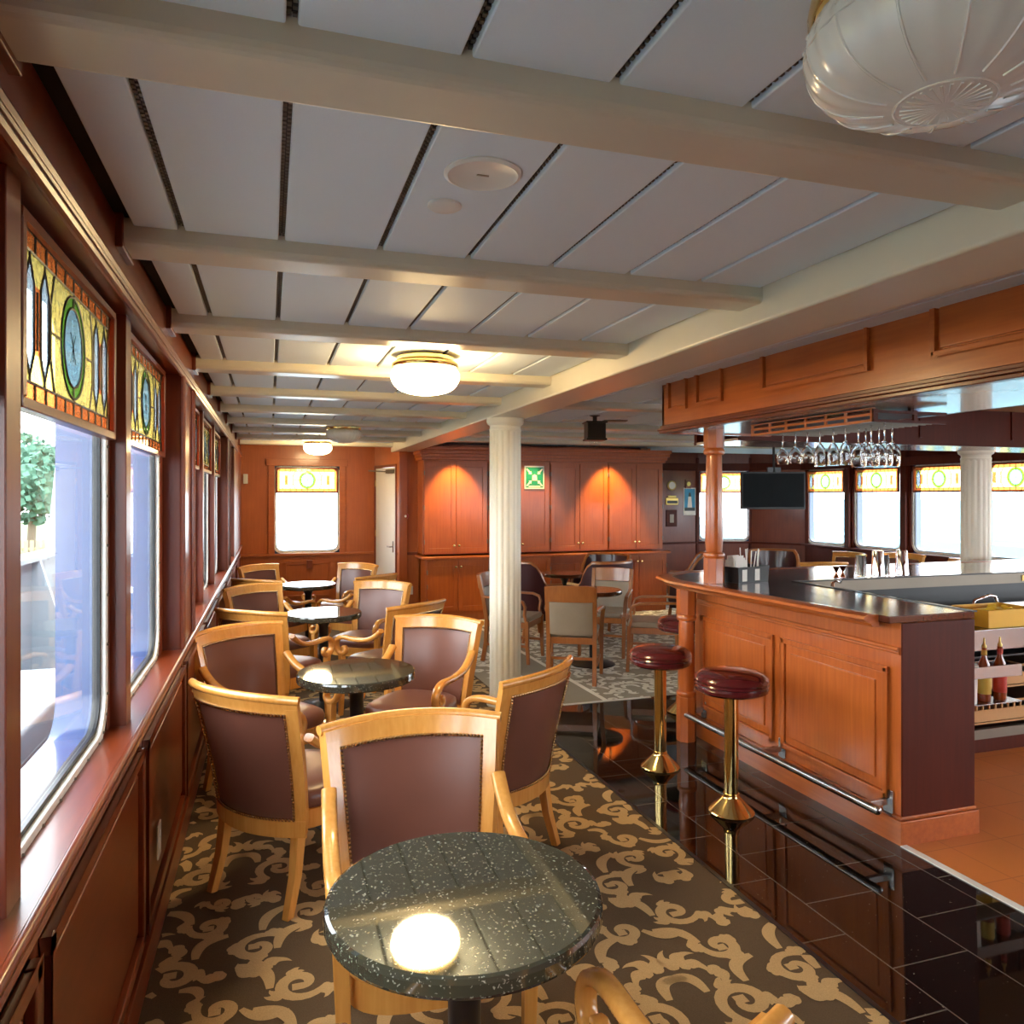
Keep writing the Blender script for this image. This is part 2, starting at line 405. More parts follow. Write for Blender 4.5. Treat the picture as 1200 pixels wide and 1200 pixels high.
mb = floor_mesh('floor', [(1.83, 5.6), (9.2, 5.6), (9.2, 12.4), (1.83, 12.4)], None)
mb.mi = 1
for i in range(0, 7):
    for j in range(0, 7):
        ox, oy = 1.6+i*c+(c/2 if j % 2 else 0), 5.55+j*c
        f0 = len(mb.f); scroll_patch(mb, ox if (i+j) % 2 else ox+c, oy, 1 if (i+j) % 2 else -1)
        keep = [f for f in range(f0, len(mb.f)) if all(1.85 < mb.v[q][0] and mb.v[q][1] > 5.62 and not (2.22 < mb.v[q][0] < 2.62) for q in mb.f[f])]
        mb.f[f0:] = [mb.f[k] for k in keep]; mb.m[f0:] = [1]*len(keep)
mb.mi = 2; mb.prism([(2.20, 5.61), (2.245, 5.61), (2.245, 10.1), (2.20, 10.1)], 0, .002, zf=fz); mb.prism([(2.585, 5.61), (2.63, 5.61), (2.63, 10.1), (2.585, 10.1)], 0, .002, zf=fz)
mb.mi = 3; mb.prism([(2.245, 5.61), (2.585, 5.61), (2.585, 10.1), (2.245, 10.1)], 0, .0015, zf=fz)
struct(mb.build('floor', [cp_g, cp_w, cp_s, cp_k], smooth=False))
mb = floor_mesh('floor', [(1.83, -2.5), (2.80, -2.5), (2.80, 4.7), (9.2, 4.7), (9.2, 5.6), (1.83, 5.6)], None); struct(mb.build('floor', gtile, smooth=False))
mb = floor_mesh('floor', [(2.80, -2.5), (9.2, -2.5), (9.2, 4.7), (2.80, 4.7)], None); struct(mb.build('floor', quarry_m, smooth=False))
mb = MB(); mb.prism([(1.815, -2.5), (1.835, -2.5), (1.835, 5.6), (1.815, 5.6)], 0, .004, zf=fz); struct(mb.build('trim_1', blackm))
mb = MB(); mb.prism([(2.785, -2.5), (2.82, -2.5), (2.82, 2.78), (2.785, 2.78)], 0, .005, zf=fz); struct(mb.build('trim_2', white))
mb = MB(); mb.prism([(1.83, 5.58), (3, 5.58), (3, 5.61), (1.83, 5.61)], 0, .005, zf=fz); struct(mb.build('trim_3', white))

# ------------------------------------------------------------------ ceiling
ZC = 2.352
mb = MB(); mb.box(-.7, -2.5, ZC+.03, 9.3, 12.5, ZC+.1); struct(mb.build('ceiling', dark))
beamY = [-1.85, -.8, .25, 1.30, 2.345, 3.39, 4.45, 5.5, 6.55, 7.6, 8.65, 9.7, 10.75]
mb = MB()
xs = [-.362, -.232, .033, .314, .585, .86, 1.133, 1.402, 1.66]
ys = [-2.5]+beamY+[11.5]
for x0, x1 in zip(xs, xs[1:]):
    for y0, y1 in zip(ys, ys[1:]):
        if y1 < -.5: continue
        mb.box(x0+.009, y0, ZC, x1-.009, y1, ZC+.022)
struct(mb.build('ceiling', panel_m, bevel=.004))
mb = MB()
for x in xs[1:-1]:                                                   # perforated metal channels between the panels
    for y0, y1 in zip(ys, ys[1:]):
        if y1 < -.5 or y0 > 6: continue
        for k in range(int((y1-y0)/.018)):
            mb.box(x-.009, y0+k*.018, ZC+.012, x-.001, y0+k*.018+.011, ZC+.0155)
            mb.box(x+.001, y0+k*.018+.009, ZC+.012, x+.008, y0+k*.018+.018, ZC+.0155)
struct(mb.build('trim_4', steel_d, smooth=False))
mb = MB()
for x in [1.95+.42*i for i in range(18)]:
    for y0, y1 in zip(ys, ys[1:]):
        if y1 < .5: continue
        mb.box(x+.008, y0, ZC, x+.412, y1, ZC+.022)
struct(mb.build('ceiling', panel_m, bevel=.003))
def beam(n, y, x0, x1):
    m = MB(); w = .078; pr = [(-w, ZC+.02), (-w, 2.318), (-w+.004, 2.309), (-w+.010, 2.303), (-w+.019, 2.30), (w-.019, 2.30), (w-.010, 2.303), (w-.004, 2.309), (w, 2.318), (w, ZC+.02)]
    vs = [(x, y+a, z) for x in (x0, x1) for a, z in pr]; k = len(pr)
    m.add(vs, [tuple(range(k)), tuple(range(k, 2*k))[::-1]]+[(i, (i+1) % k, k+(i+1) % k, k+i) for i in range(k)])
    struct(m.build('trim_%d' % n, cream, smooth=False))
for i, y in enumerate(beamY): beam(10+i, y, -.385, 1.66)
for i, y in enumerate([5.5, 7.2, 8.3, 9.4]): beam(30+i, y, 1.95, 9.0)
mb = MB(); mb.box(1.66, -2.5, 2.23, 1.95, 11.4, ZC+.02); struct(mb.build('trim_5', cream, bevel=.012))
# the stub brackets where beams die into the frieze
mb = MB()
for y in beamY: mb.box(-.40, y-.09, 2.288, -.376, y+.09, ZC+.03)
struct(mb.build('trim_6', cherry, bevel=.004))

# ------------------------------------------------------------------ windows
WW, WH = .90, 1.235       # glass opening
def rrect(w, h, r, n=6, cx=0, cz=0):
    o = []
    for (sx, sz, a0) in ((1, -1, -PI/2), (1, 1, 0), (-1, 1, PI/2), (-1, -1, PI)):
        for k in range(n+1):
            a = a0+PI/2*k/n; o.append((cx+sx*(w/2-r)+r*math.cos(a), cz+sz*(h/2-r)+r*math.sin(a)))
    return o
def ring(mb, outer, inner, y0, y1):
    n = len(outer); vs = [(x, y, z) for y in (y0, y1) for loop in (outer, inner) for x, z in loop]
    fs = []
    for i in range(n):
        j = (i+1) % n
        fs += [(i, j, n+j, n+i), (2*n+j, 2*n+i, 3*n+i, 3*n+j), (i, 2*n+i, 2*n+j, j), (n+j, 3*n+j, 3*n+i, n+i)]
    mb.add(vs, fs)
def stained(root, w, h, z0):
    """leaded panel w x h, its foot at z0; drawn once as coloured panes, once as cames"""
    lines = []; loops = []
    def seg(*p): lines.append(p)
    def ell(cx, cz, a, b, n=36): 
        l = [(cx+a*math.cos(2*PI*k/n), cz+b*math.sin(2*PI*k/n)) for k in range(n)]; loops.append(l); return l
    hw = w/2; bo = .038
    zb, zt = bo, h-bo
    loops.append([(-hw, 0), (hw, 0), (hw, h), (-hw, h)])
    loops.append([(-hw+.028, zb), (hw-.028, zb), (hw-.028, zt), (-hw+.028, zt)])
    hexes = []
    for sx in (-1, 1):
        for cx in (.245, .35):
            x = sx*cx; e = .030
            hx = [(x, zb+.012), (x+e, zb+.06), (x+e, zt-.06), (x, zt-.012), (x-e, zt-.06), (x-e, zb+.06)]
            hexes.append(hx); loops.append(hx)
    cz = h/2; ra, rb = .115, (zt-zb)/2*.94
    ell(0, cz, ra, rb); ell(0, cz, ra-.027, rb-.027)
    pts = []; edges = []
    for l in loops:
        o = len(pts); pts += [Vector(p) for p in l]; edges += [(o+i, o+(i+1) % len(l)) for i in range(len(l))]
    # the small squares of the borders
    for k in range(11):
        x = -hw+.028+(w-.056)*k/10
        for a, b in ((0, zb), (zt, h)): o = len(pts); pts += [Vector((x, a)), Vector((x, b))]; edges.append((o, o+1)); seg((x, a), (x, b))
    for sx in (-1, 1):
        for cx in (.2, .2975, .395):
            seg((sx*cx, zb+.07), (sx*cx, zt-.07)); 
        seg((sx*.245, zb+.012), (sx*.245, zb)); seg((sx*.35, zb+.012), (sx*.35, zb)); seg((sx*.245, zt-.012), (sx*.245, zt)); seg((sx*.35, zt-.012), (sx*.35, zt))
        seg((sx*.2, zb+.07), (sx*.17, zb)); seg((sx*.2, zt-.07), (sx*.17, zt)); seg((sx*.2, zb+.07), (sx*.215, zb+.06)); seg((sx*.115, cz), (sx*.2, cz))
        seg((sx*.2, zt-.07), (sx*.215, zt-.06))
    seg((0, zb), (0, cz-rb+.027)); seg((0, cz+rb-.027), (0, zt))
    r = delaunay_2d_cdt(pts, edges, [], 0, 1e-5)
    mb = MB(); V = [(p.x, 0, p.y+z0) for p in r[0]]
    def inpoly(x, z, l):
        c = False; n = len(l)
        for i in range(n):
            x1, z1 = l[i]; x2, z2 = l[i-1]
            if (z1 > z) != (z2 > z) and x < (x2-x1)*(z-z1)/(z2-z1)+x1: c = not c
        return c
    mb.v = V
    for f in r[2]:
        x = sum(r[0][i].x for i in f)/len(f); z = sum(r[0][i].y for i in f)/len(f)
        d = (x/ra)**2+((z-cz)/rb)**2; d2 = (x/(ra-.027))**2+((z-cz)/(rb-.027))**2
        if d2 < 1: m = 4
        elif d < 1: m = 2
        elif z < zb or z > zt or abs(x) > hw-.028: m = 1
        elif any(inpoly(x, z, l) for l in hexes): m = 3
        elif any(abs(abs(x)-q) < .009 and zb+.07 < z < zt-.07 for q in (.2975,)): m = 1
        else: m = 0
        mb.f.append(tuple(f)); mb.m.append(m)
    gp = mb.build('stained_pane', [g_yel, g_amb, g_grn, g_clr, g_teal], root, smooth=False)
    cm = MB()
    for l in loops: cm.tube([(x, 0, z+z0) for x, z in l], .0035, 5, close=True)
    for a, b in lines: cm.tube([(a[0], 0, a[1]+z0), (b[0], 0, b[1]+z0)], .0033, 5)
    for k in range(4):                                              # etched star in the oval
        a = PI*k/4; L = .05 if k % 2 else .032
        cm.tube([(-L*math.cos(a)*.7, 0, cz+z0-L*math.sin(a)), (L*math.cos(a)*.7, 0, cz+z0+L*math.sin(a))], .0012, 4)
    cm.build('lead_came', lead, gp)
    return gp
def make_window(name):
    """glass plane at local y=0, room on local -y, sill level z=0"""
    t = thing(name, None, None, kind='structure')
    fr = MB(); o = rrect(WW+.06, WH+.06, .13, 7, 0, WH/2); i = rrect(WW-.005, WH-.005, .105, 7, 0, WH/2)
    ring(fr, o, i, -.022, .01); fr.build('window_frame', white, t, bevel=.003)
    rb = MB(); o2 = rrect(WW, WH, .105, 7, 0, WH/2); i2 = rrect(WW-.03, WH-.03, .09, 7, 0, WH/2); ring(rb, o2, i2, -.008, .012); rb.build('gasket', blackp, t)
    rv = MB(); pth = rrect(WW+.028, WH+.028, .115, 3, 0, WH/2)
    for k in range(len(pth)):
        a = pth[k]; b = pth[(k+1) % len(pth)]; d = math.hypot(b[0]-a[0], b[1]-a[1]); n = max(1, int(d/.13))
        for q in range(n): rv.ball((a[0]+(b[0]-a[0])*q/n, -.023, a[1]+(b[1]-a[1])*q/n), .0045, 4)
    rv.build('rivet', steel_d, t)['kind'] = 'stuff'
    p = MB(); p.prism([(x, z) for x, z in rrect(WW-.02, WH-.02, .1, 7, 0, WH/2)], .0, .004, Matrix.Rotation(PI/2, 4, 'X')); p.build('pane', pane_m, t, smooth=False)
    # steel of the hull around the glass, outside
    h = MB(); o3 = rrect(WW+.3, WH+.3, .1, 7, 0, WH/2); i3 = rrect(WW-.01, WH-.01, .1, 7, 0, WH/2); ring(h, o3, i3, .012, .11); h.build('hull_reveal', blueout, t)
    sp = stained(t, WW-.06, .335, WH-.355); sp.location = (0, -.034, 0)
    sf = MB()
    a = WH-.355; sf.box(-WW/2+.005, -.05, a-.022, WW/2-.005, -.018, a); sf.box(-WW/2+.005, -.05, a, -WW/2+.03, -.018, WH-.02); sf.box(WW/2-.03, -.05, a, WW/2-.005, -.018, WH-.02); sf.box(-WW/2+.005, -.05, WH-.02, WW/2-.005, -.018, WH)
    sf.build('stained_frame', cherry_h, t, bevel=.003)
    return t
win = make_window('window_1')
XG = -.485
winY = [(.95, 'w'), (2.055, 'w'), (3.175, 'w'), (4.87, 'w'), (5.95, 'w'), (7.03, 'w'), (8.75, 'w'), (-.15, 'w'), (-1.25, 'w')]
# port wall: rz so that local -y looks to +x
cnt = [1]
def place_window(x, y, z, rz):
    if cnt[0] == 1: o = win; o.location = (x, y, z); o.rotation_euler = (0, 0, rz)
    else: o = dup(win, (x, y, z), rz); o.name = 'window_%d' % cnt[0]
    cnt[0] += 1; return o
for y, _ in winY: place_window(XG, y, .925, PI/2)
# ------------------------------------------------------------------ port wall
def yb(m, x0, x1, y0, y1, z0, z1): m.box(x0, y0, z0, x1, y1, z1)
SZ = .91
m = MB()
yb(m, -.62, -.405, -2.5, 11.5, -.3, SZ-.03)                         # below the sill
yb(m, -.62, -.395, -2.5, 11.5, 2.175, 2.372)                          # frieze
yb(m, -.62, -.44, -2.5, 11.5, 2.30, 2.45)
struct(m.build('wall_left', cherry_h, smooth=False))
m = MB()
# piers: narrow mullions between windows of a bay, broad pilasters between the bays
jam = sorted([y for y, _ in winY])
for a, b in zip(jam, jam[1:]):
    lo, hi = a+WW/2+.03, b-WW/2-.03
    if hi-lo < .5:
        yb(m, -.60, XG+.02, lo, hi, SZ-.03, 2.18)                   # back board between the frames
        mid = (a+b)/2; yb(m, XG, -.42, mid-.04, mid+.04, SZ-.03, 2.18)
    else:
        yb(m, -.60, XG+.02, lo, hi, SZ-.03, 2.18); yb(m, XG, -.39, a+.59, b-.56, SZ-.03, 2.18)
yb(m, -.60, -.39, 8.75+.56, 11.5, SZ-.03, 2.18)
yb(m, -.60, -.39, -2.5, -1.85, SZ-.03, 2.18)
yb(m, -.60, XG+.02, -2.5, 11.5, 2.165, 2.19)
for y in jam: pass
struct(m.build('wall_left', cherry, bevel=.003))
m = MB()                                                            # pilaster beads, cove and cornice mouldings
for ya, yb2 in ((3.765, 4.31), (7.62, 8.19)):
    for y in (ya+.01, ya+.045, yb2-.045, yb2-.01):
        m.tube([(-.386, y, SZ), (-.386, y, 2.17)], .013, 8)
for dz, r, x in ((0, .012, -.385), (.022, .008, -.383), (.04, .014, -.388)):
    m.tube([(x, -2.5, 2.175+dz), (x, 11.45, 2.175+dz)], r, 8)
struct(m.build('trim_7', cherry_h))
m = MB(); yb(m, -.60, -.385, -2.5, 11.45, SZ-.028, SZ); m.tube([(-.382, -2.5, SZ-.013), (-.382, 11.45, SZ-.013)], .013, 10)
m.tube([(-.388, -2.5, SZ-.045), (-.388, 11.45, SZ-.045)], .013, 8)
struct(m.build('trim_8', cherry_h))
m = MB()
def frame_panel(m, y0, y1, z0, z1, x, w=.035, pr=.022, M=None):
    """raised bolection frame round a panel, lying on plane x and proud towards +x"""
    for (a, b, c, d) in ((y0, y1, z1-w, z1), (y0, y1, z0, z0+w), (y0, y0+w, z0, z1), (y1-w, y1, z0, z1)):
        m.box(x, a, c, x+pr, b, d, M)
    m.box(x, y0+w+.03, z0+w+.03, x+pr*.45, y1-w-.03, z1-w-.03, M)
yp = -2.4
pan = [(.45, 1.53), (1.59, 2.70), (2.77, 3.95), (4.03, 5.15), (5.22, 6.35), (6.42, 7.55), (7.62, 8.75), (8.82, 9.9), (9.97, 11.1)]
for a, b in pan: frame_panel(m, a, b, .17+fz((a+b)/2), .80, -.405)
struct(m.build('trim_9', cherry_h, bevel=.006))
m = MB(); m.prism([(-.405, -2.5), (-.385, -2.5), (-.385, 11.5), (-.405, 11.5)], 0, .12, zf=fz); struct(m.build('baseboard_left', cherry_h, bevel=.004))
# outlet on the wainscot
t = thing('wall_outlet', 'ivory outlet plate on the wainscot below the second window', 'outlet', (-.388, 3.02, .36))
m = MB(); m.box(0, -.037, -.06, .006, .037, .06); m.build('cover_plate', cream, t, bevel=.002)
m = MB(); 
for z in (-.022, .022): m.lathe([(.0, 0), (.013, 0), (.013, .002), (0, .002)], 12, M=Matrix.Translation((.006, 0, z)) @ Matrix.Rotation(PI/2, 4, 'Y'))
m.build('socket', white, t)

# ------------------------------------------------------------------ bow walls
def wall_seg(name, x0, y0, x1, y1, openings, mat, z0=-.35, z1=2.45, th=.12):
    """wall from (x0,y0) to (x1,y1); room lies on local -y. openings = (u0,u1,z0,z1)"""
    L = math.hypot(x1-x0, y1-y0); M = T(x0, y0, 0, math.atan2(y1-y0, x1-x0)); m = MB()
    us = sorted(set([0, L]+[u for o in openings for u in o[:2]]))
    for a, b in zip(us, us[1:]):
        op = [o for o in openings if o[0] <= a+1e-6 and o[1] >= b-1e-6]
        if not op: m.box(a, 0, z0, b, th, z1, M)
        else:
            if op[0][2] > z0: m.box(a, 0, z0, b, th, op[0][2], M)
            m.box(a, 0, op[0][3], b, th, z1, M)
    o = m.build(name, mat, smooth=False); struct(o); return M, L
bz = .79
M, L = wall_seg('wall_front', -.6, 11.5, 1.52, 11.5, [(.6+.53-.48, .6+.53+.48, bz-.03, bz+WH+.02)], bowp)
place_window(.53, 11.56, bz, 0)
m = MB()                                                            # casing, chair rail, panels on the bow wall
for a in ((-.02, .07), (.99, 1.08)): m.box(a[0], 11.47, bz-.04, a[1], 11.5, bz+WH+.06)
m.box(-.05, 11.46, bz+WH+.02, 1.11, 11.5, bz+WH+.12); m.box(-.40, 11.455, bz-.06, 1.5, 11.5, bz-.025)
for a, b in ((-.33, .12), (.2, .86), (.94, 1.42)):
    for q in ((a, .12, b, .15), (a, .6, b, .63)): m.box(q[0], 11.485, q[1], q[2], 11.5, q[3])
    for q in ((a, a+.03), (b-.03, b)): m.box(q[0], 11.485, .12, q[1], 11.5, .63)
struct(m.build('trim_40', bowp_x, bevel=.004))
# side wall with the white door, edge-on to the lens
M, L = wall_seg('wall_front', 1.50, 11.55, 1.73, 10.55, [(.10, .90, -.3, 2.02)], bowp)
dr = thing('door_1', None, None, kind='structure'); dr.matrix_world = M
m = MB(); m.box(.105, .0, -.13, .895, .045, 2.015); m.build('door_leaf', white, dr, bevel=.003)
m = MB(); m.box(.07, -.015, -.13, .10, .02, 2.06); m.box(.90, -.015, -.13, .93, .02, 2.06); m.box(.07, -.015, 2.02, .93, .02, 2.06); m.build('door_frame', cherry, dr, bevel=.003)
m = MB(); m.tube([(.80, 0, .88), (.80, -.05, .88), (.70, -.055, .88)], .009, 8); m.box(.785, -.008, .80, .815, .002, .96); m.build('door_handle', steel, dr)
m = MB(); m.box(.62, -.05, 1.93, .86, -.003, 1.985); m.tube([(.66, -.055, 1.955), (.60, -.30, 1.965)], .009, 8); m.build('door_closer', steel_d, dr, bevel=.003)
for z in (.15, 1.0, 1.75): m = MB(); m.tube([(.11, -.01, z), (.11, -.01, z+.09)], .009, 8); m.build('hinge', brass, dr)
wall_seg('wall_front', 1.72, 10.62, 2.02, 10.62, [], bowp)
m = MB(); m.box(1.71, 10.60, .77, 2.0, 10.625, .81); struct(m.build('trim_41', cherry_x, bevel=.004))
wall_seg('wall_front', 2.0, 10.66, 5.72, 10.66, [], cab)
wall_seg('wall_front', 5.70, 12.05, 7.49, 12.12, [], cherry)
wall_seg('wall_front', 5.64, 10.60, 5.70, 12.1, [], cherry)
wx, wy = (7.49+8.35)/2, (12.1+11.8)/2; L = math.hypot(.86, .3); an = math.atan2(-.3, .86)
sz2 = .80
M, L = wall_seg('wall_front', 7.45, 12.12, 8.40, 11.79, [(.02, .985, sz2-.03, sz2+WH+.02)], cherry)
q = M @ Vector((L/2, .06, 0)); place_window(q.x, q.y, sz2, math.atan2(11.79-12.12, 8.40-7.45))
M, L = wall_seg('wall_front', 8.36, 11.80, 8.98, 10.98, [], cherry)
# ------------------------------------------------------------------ starboard wall
sw = [10.55, 9.42, 8.27, 7.12, 5.97, 4.82, 3.67, 2.5, 1.35, .2, -1]
ops = [(11.3-y-.48, 11.3-y+.48, sz2-.03, sz2+WH+.02) for y in sw]
M, L = wall_seg('wall_right', 8.95, 11.3, 8.95, -2.5, ops, darkw)
for y in sw[:8]: place_window(9.0, y, sz2, -PI/2)
m = MB()
for a, b in zip(sw, sw[1:]): mid = (a+b)/2; m.box(8.9, mid-.05, -.2, 8.96, mid+.05, 2.3)
m.box(8.88, -2.5, sz2-.06, 8.96, 11.1, sz2-.03); m.box(8.88, -2.5, sz2+WH+.02, 8.96, 11.1, sz2+WH+.14)
struct(m.build('trim_42', darkw, bevel=.004))
# a chair rail and casing round the bow corner
m = MB()
for (x0, y0, x1, y1) in ((5.7, 12.05, 7.49, 12.12), (7.45, 12.12, 8.40, 11.79), (8.36, 11.8, 8.98, 10.98)):
    L = math.hypot(x1-x0, y1-y0); MM = T(x0, y0, 0, math.atan2(y1-y0, x1-x0))
    m.box(0, -.03, sz2-.07, L, .01, sz2-.03, MM); m.box(0, -.03, sz2+WH+.03, L, .01, sz2+WH+.16, MM)
    if L < .99 or L > 1.5: m.box(0, -.02, -.2, .05, .01, 2.3, MM)
    m.box(L-.06, -.02, -.2, L, .01, 2.3, MM)
struct(m.build('trim_43', darkw, bevel=.004))
# stern side: the saloon carries on behind the lens; unseen end wall, its opening shaped to set the daylight
m = MB(); m.box(-.6, -2.6, -.1, 9.1, -2.5, .9); m.box(-.6, -2.6, 2.1, 9.1, -2.5, 2.45); m.box(-.6, -2.6, .9, 5.2, -2.5, 2.1); struct(m.build('wall_back', cherry, smooth=False))

# ------------------------------------------------------------------ columns
def fl_col(x, y, z0, z1, label):
    t = thing('fluted_column', label, 'column', (x, y, z0), 0, 'cream fluted columns'); h = z1-z0
    m = MB(); N = 96
    def fluting(a, r, z): return 1-.055*max(0, math.cos(a*16))**.7
    prof = [(.126, .06+(h-.16)*i/6) for i in range(7)]
    m.lathe(prof, N, flute=fluting); m.build('shaft', colm, t, angle=60)
    m = MB(); m.lathe([(.118, h-.115), (.128, h-.10), (.128, h-.085), (.122, h-.08), (.124, h-.06), (.145, h-.045), (.15, h-.03), (.15, h)], 32); m.build('capital', colm, t)
    m = MB(); m.lathe([(.15, 0), (.15, .03), (.14, .045), (.128, .06), (.12, .075)], 32); m.build('base_ring', colm, t)
    return t
fl_col(1.80, 5.78, fz(5.78), 2.232, 'cream fluted column beside the maple armchairs, under the long ceiling beam')
fl_col(6.30, 5.40, fz(5.4), 2.05, 'cream fluted column beyond the far bar run, in front of the starboard windows')

# ------------------------------------------------------------------ ceiling lamps
def lamp(x, y, lit, label, z=ZC, zr=0):
    t = thing('ceiling_light', label, 'ceiling light', (x, y, z), zr, 'brass rimmed ceiling lights')
    m = MB(); m.lathe([(.0, 0), (.135, 0), (.15, -.012), (.15, -.028), (.16, -.034), (.172, -.042), (.174, -.056), (.168, -.066), (.155, -.07), (0.0, -.07)], 40)
    m.build('brass_rim', brass, t)
    def fl(a, r, zz): return 1+.012*math.cos(a*24) if zz < -.09 else 1
    ctl = [(.150, -.066), (.168, -.076), (.175, -.092), (.178, -.110), (.174, -.132), (.161, -.156), (.138, -.176), (.106, -.190), (.074, -.198), (.058, -.201), (.03, -.204), (.0, -.205)]
    pf = []
    for i in range(len(ctl)-1):
        p0, p1, p2, p3 = ctl[max(i-1, 0)], ctl[i], ctl[i+1], ctl[min(i+2, len(ctl)-1)]
        for k in range(5):
            u = k/5; pf.append(tuple(.5*((2*p1[q])+(-p0[q]+p2[q])*u+(2*p0[q]-5*p1[q]+4*p2[q]-p3[q])*u*u+(-p0[q]+3*p1[q]-3*p2[q]+p3[q])*u**3) for q in (0, 1)))
    pf.append(ctl[-1]); pf[-1] = (0, -.205)
    def fl(a, r, zz): return 1+.010*math.cos(a*28)*(1 if zz > -.198 else .5) if zz < -.09 else 1+.004*math.cos(a*56)
    m = MB(); m.lathe([(max(0, p), q) for p, q in pf], 168, flute=fl)
    g = m.build('glass_bowl', frost_lit if lit else frost, t, angle=70)
    m = MB()
    rb_ = [p for p in pf if .07 < p[0] and p[1] < -.112]
    for k in range(14):                                             # raised ribs and the rosette of the pressed glass
        a = 4*PI*k/28; ca, sa = math.cos(a), math.sin(a)
        m.tube([(ca*(r_+.0006), sa*(r_+.0006), zz) for r_, zz in rb_], .0022, 6)
    for k in range(28):
        b = 2*PI*k/28; m.tube([(math.cos(b)*r_, math.sin(b)*r_, zz) for r_, zz in ((.055, -.2015), (.012, -.2045))], [.0022, .0008], 5)
        m.ball((math.cos(b)*.1765, math.sin(b)*.1765, -.098), .0045, 5)
    m.tube([(.178*math.cos(2*PI*k/60), .178*math.sin(2*PI*k/60), -.112) for k in range(60)], .0022, 6, close=True)
    m.tube([(.062*math.cos(2*PI*k/40), .062*math.sin(2*PI*k/40), -.2) for k in range(40)], .0022, 6, close=True)
    m.build('glass_rib', frost_lit if lit else frost, g)
    return t
lamp(.872, .795, False, 'large unlit frosted bowl light at the top right, nearest the lens')
lamp(.78, 3.92, True, 'glowing bowl light with brass rim above the second granite table')
lamp(.72, 7.85, False, 'unlit frosted bowl light between the two glowing ones down the port aisle')
lamp(.60, 10.2, True, 'glowing bowl light in front of the bow window')
lamp(6.2, 7.1, False, 'unlit frosted bowl light beyond the hanging glasses near the starboard windows')

# speaker and detector in the ceiling
t = thing('ceiling_speaker', 'large round white speaker grille set in the ceiling panel', 'ceiling speaker', (.462, 1.655, ZC))
m = MB(); m.lathe([(.078, 0), (.088, 0), (.089, -.004), (.080, -.008), (.074, -.004)], 40); m.build('trim_ring', white, t)
m = MB(); m.lathe([(0, -.003), (.076, -.003), (.076, .001)], 40); m.build('grille', panel_m, t)
m = MB(); m.box(-.014, -.003, -.006, .014, .003, -.0045); m.build('badge', greyfab, t)
t = thing('blank_cover', 'small plain round cover plate in the ceiling beside the speaker', 'ceiling cover', (.420, 1.865, ZC))
m = MB(); m.lathe([(0, -.010), (.036, -.010), (.043, -.006), (.043, 0)], 32); m.build('cap', white, t)

# ------------------------------------------------------------------ tables
def place(fn_root, first, loc, rz, label, group):
    if first[0]:
        first[0] = False; fn_root.location = loc; fn_root.rotation_euler = (0, 0, rz); fn_root['label'] = label; fn_root['group'] = group; return fn_root
    return dup(fn_root, loc, rz, label, group)
def make_table(top, r=.30):
    t = thing('round_table', '', 'table')
    m = MB(); m.lathe([(0, .705), (r-.012, .705), (r-.003, .709), (r, .716), (r, .738), (r-.003, .747), (r-.010, .750), (0, .750)], 72); m.build('table_top', top, t, angle=14)
    m = MB(); m.lathe([(.032, .03), (.036, .10), (.036, .64), (.06, .68), (.10, .704)], 20); m.build('pedestal', blackm, t)
    m = MB(); m.lathe([(0, .045), (.05, .045), (.09, .035), (.2, .018), (.22, .010), (.22, 0), (0, 0)], 36); m.build('foot_plate', blackm, t)
    return t
gt = make_table(gran); ff = [True]
for (x, y, lb) in ((.405, 1.60, 'speckled dark granite round table nearest the lens, reflecting a glowing lamp'),
                   (.425, 3.93, 'round granite table ringed by four armchairs behind the nearest armchair'),
                   (.41, 6.19, 'third round granite table down the port windows, before the last one'),
                   (.40, 8.51, 'farthest round granite table, nearest the bow window')):
    place(gt, ff, (x, y, fz(y)-.001), 0, lb, 'granite tables along the port windows')

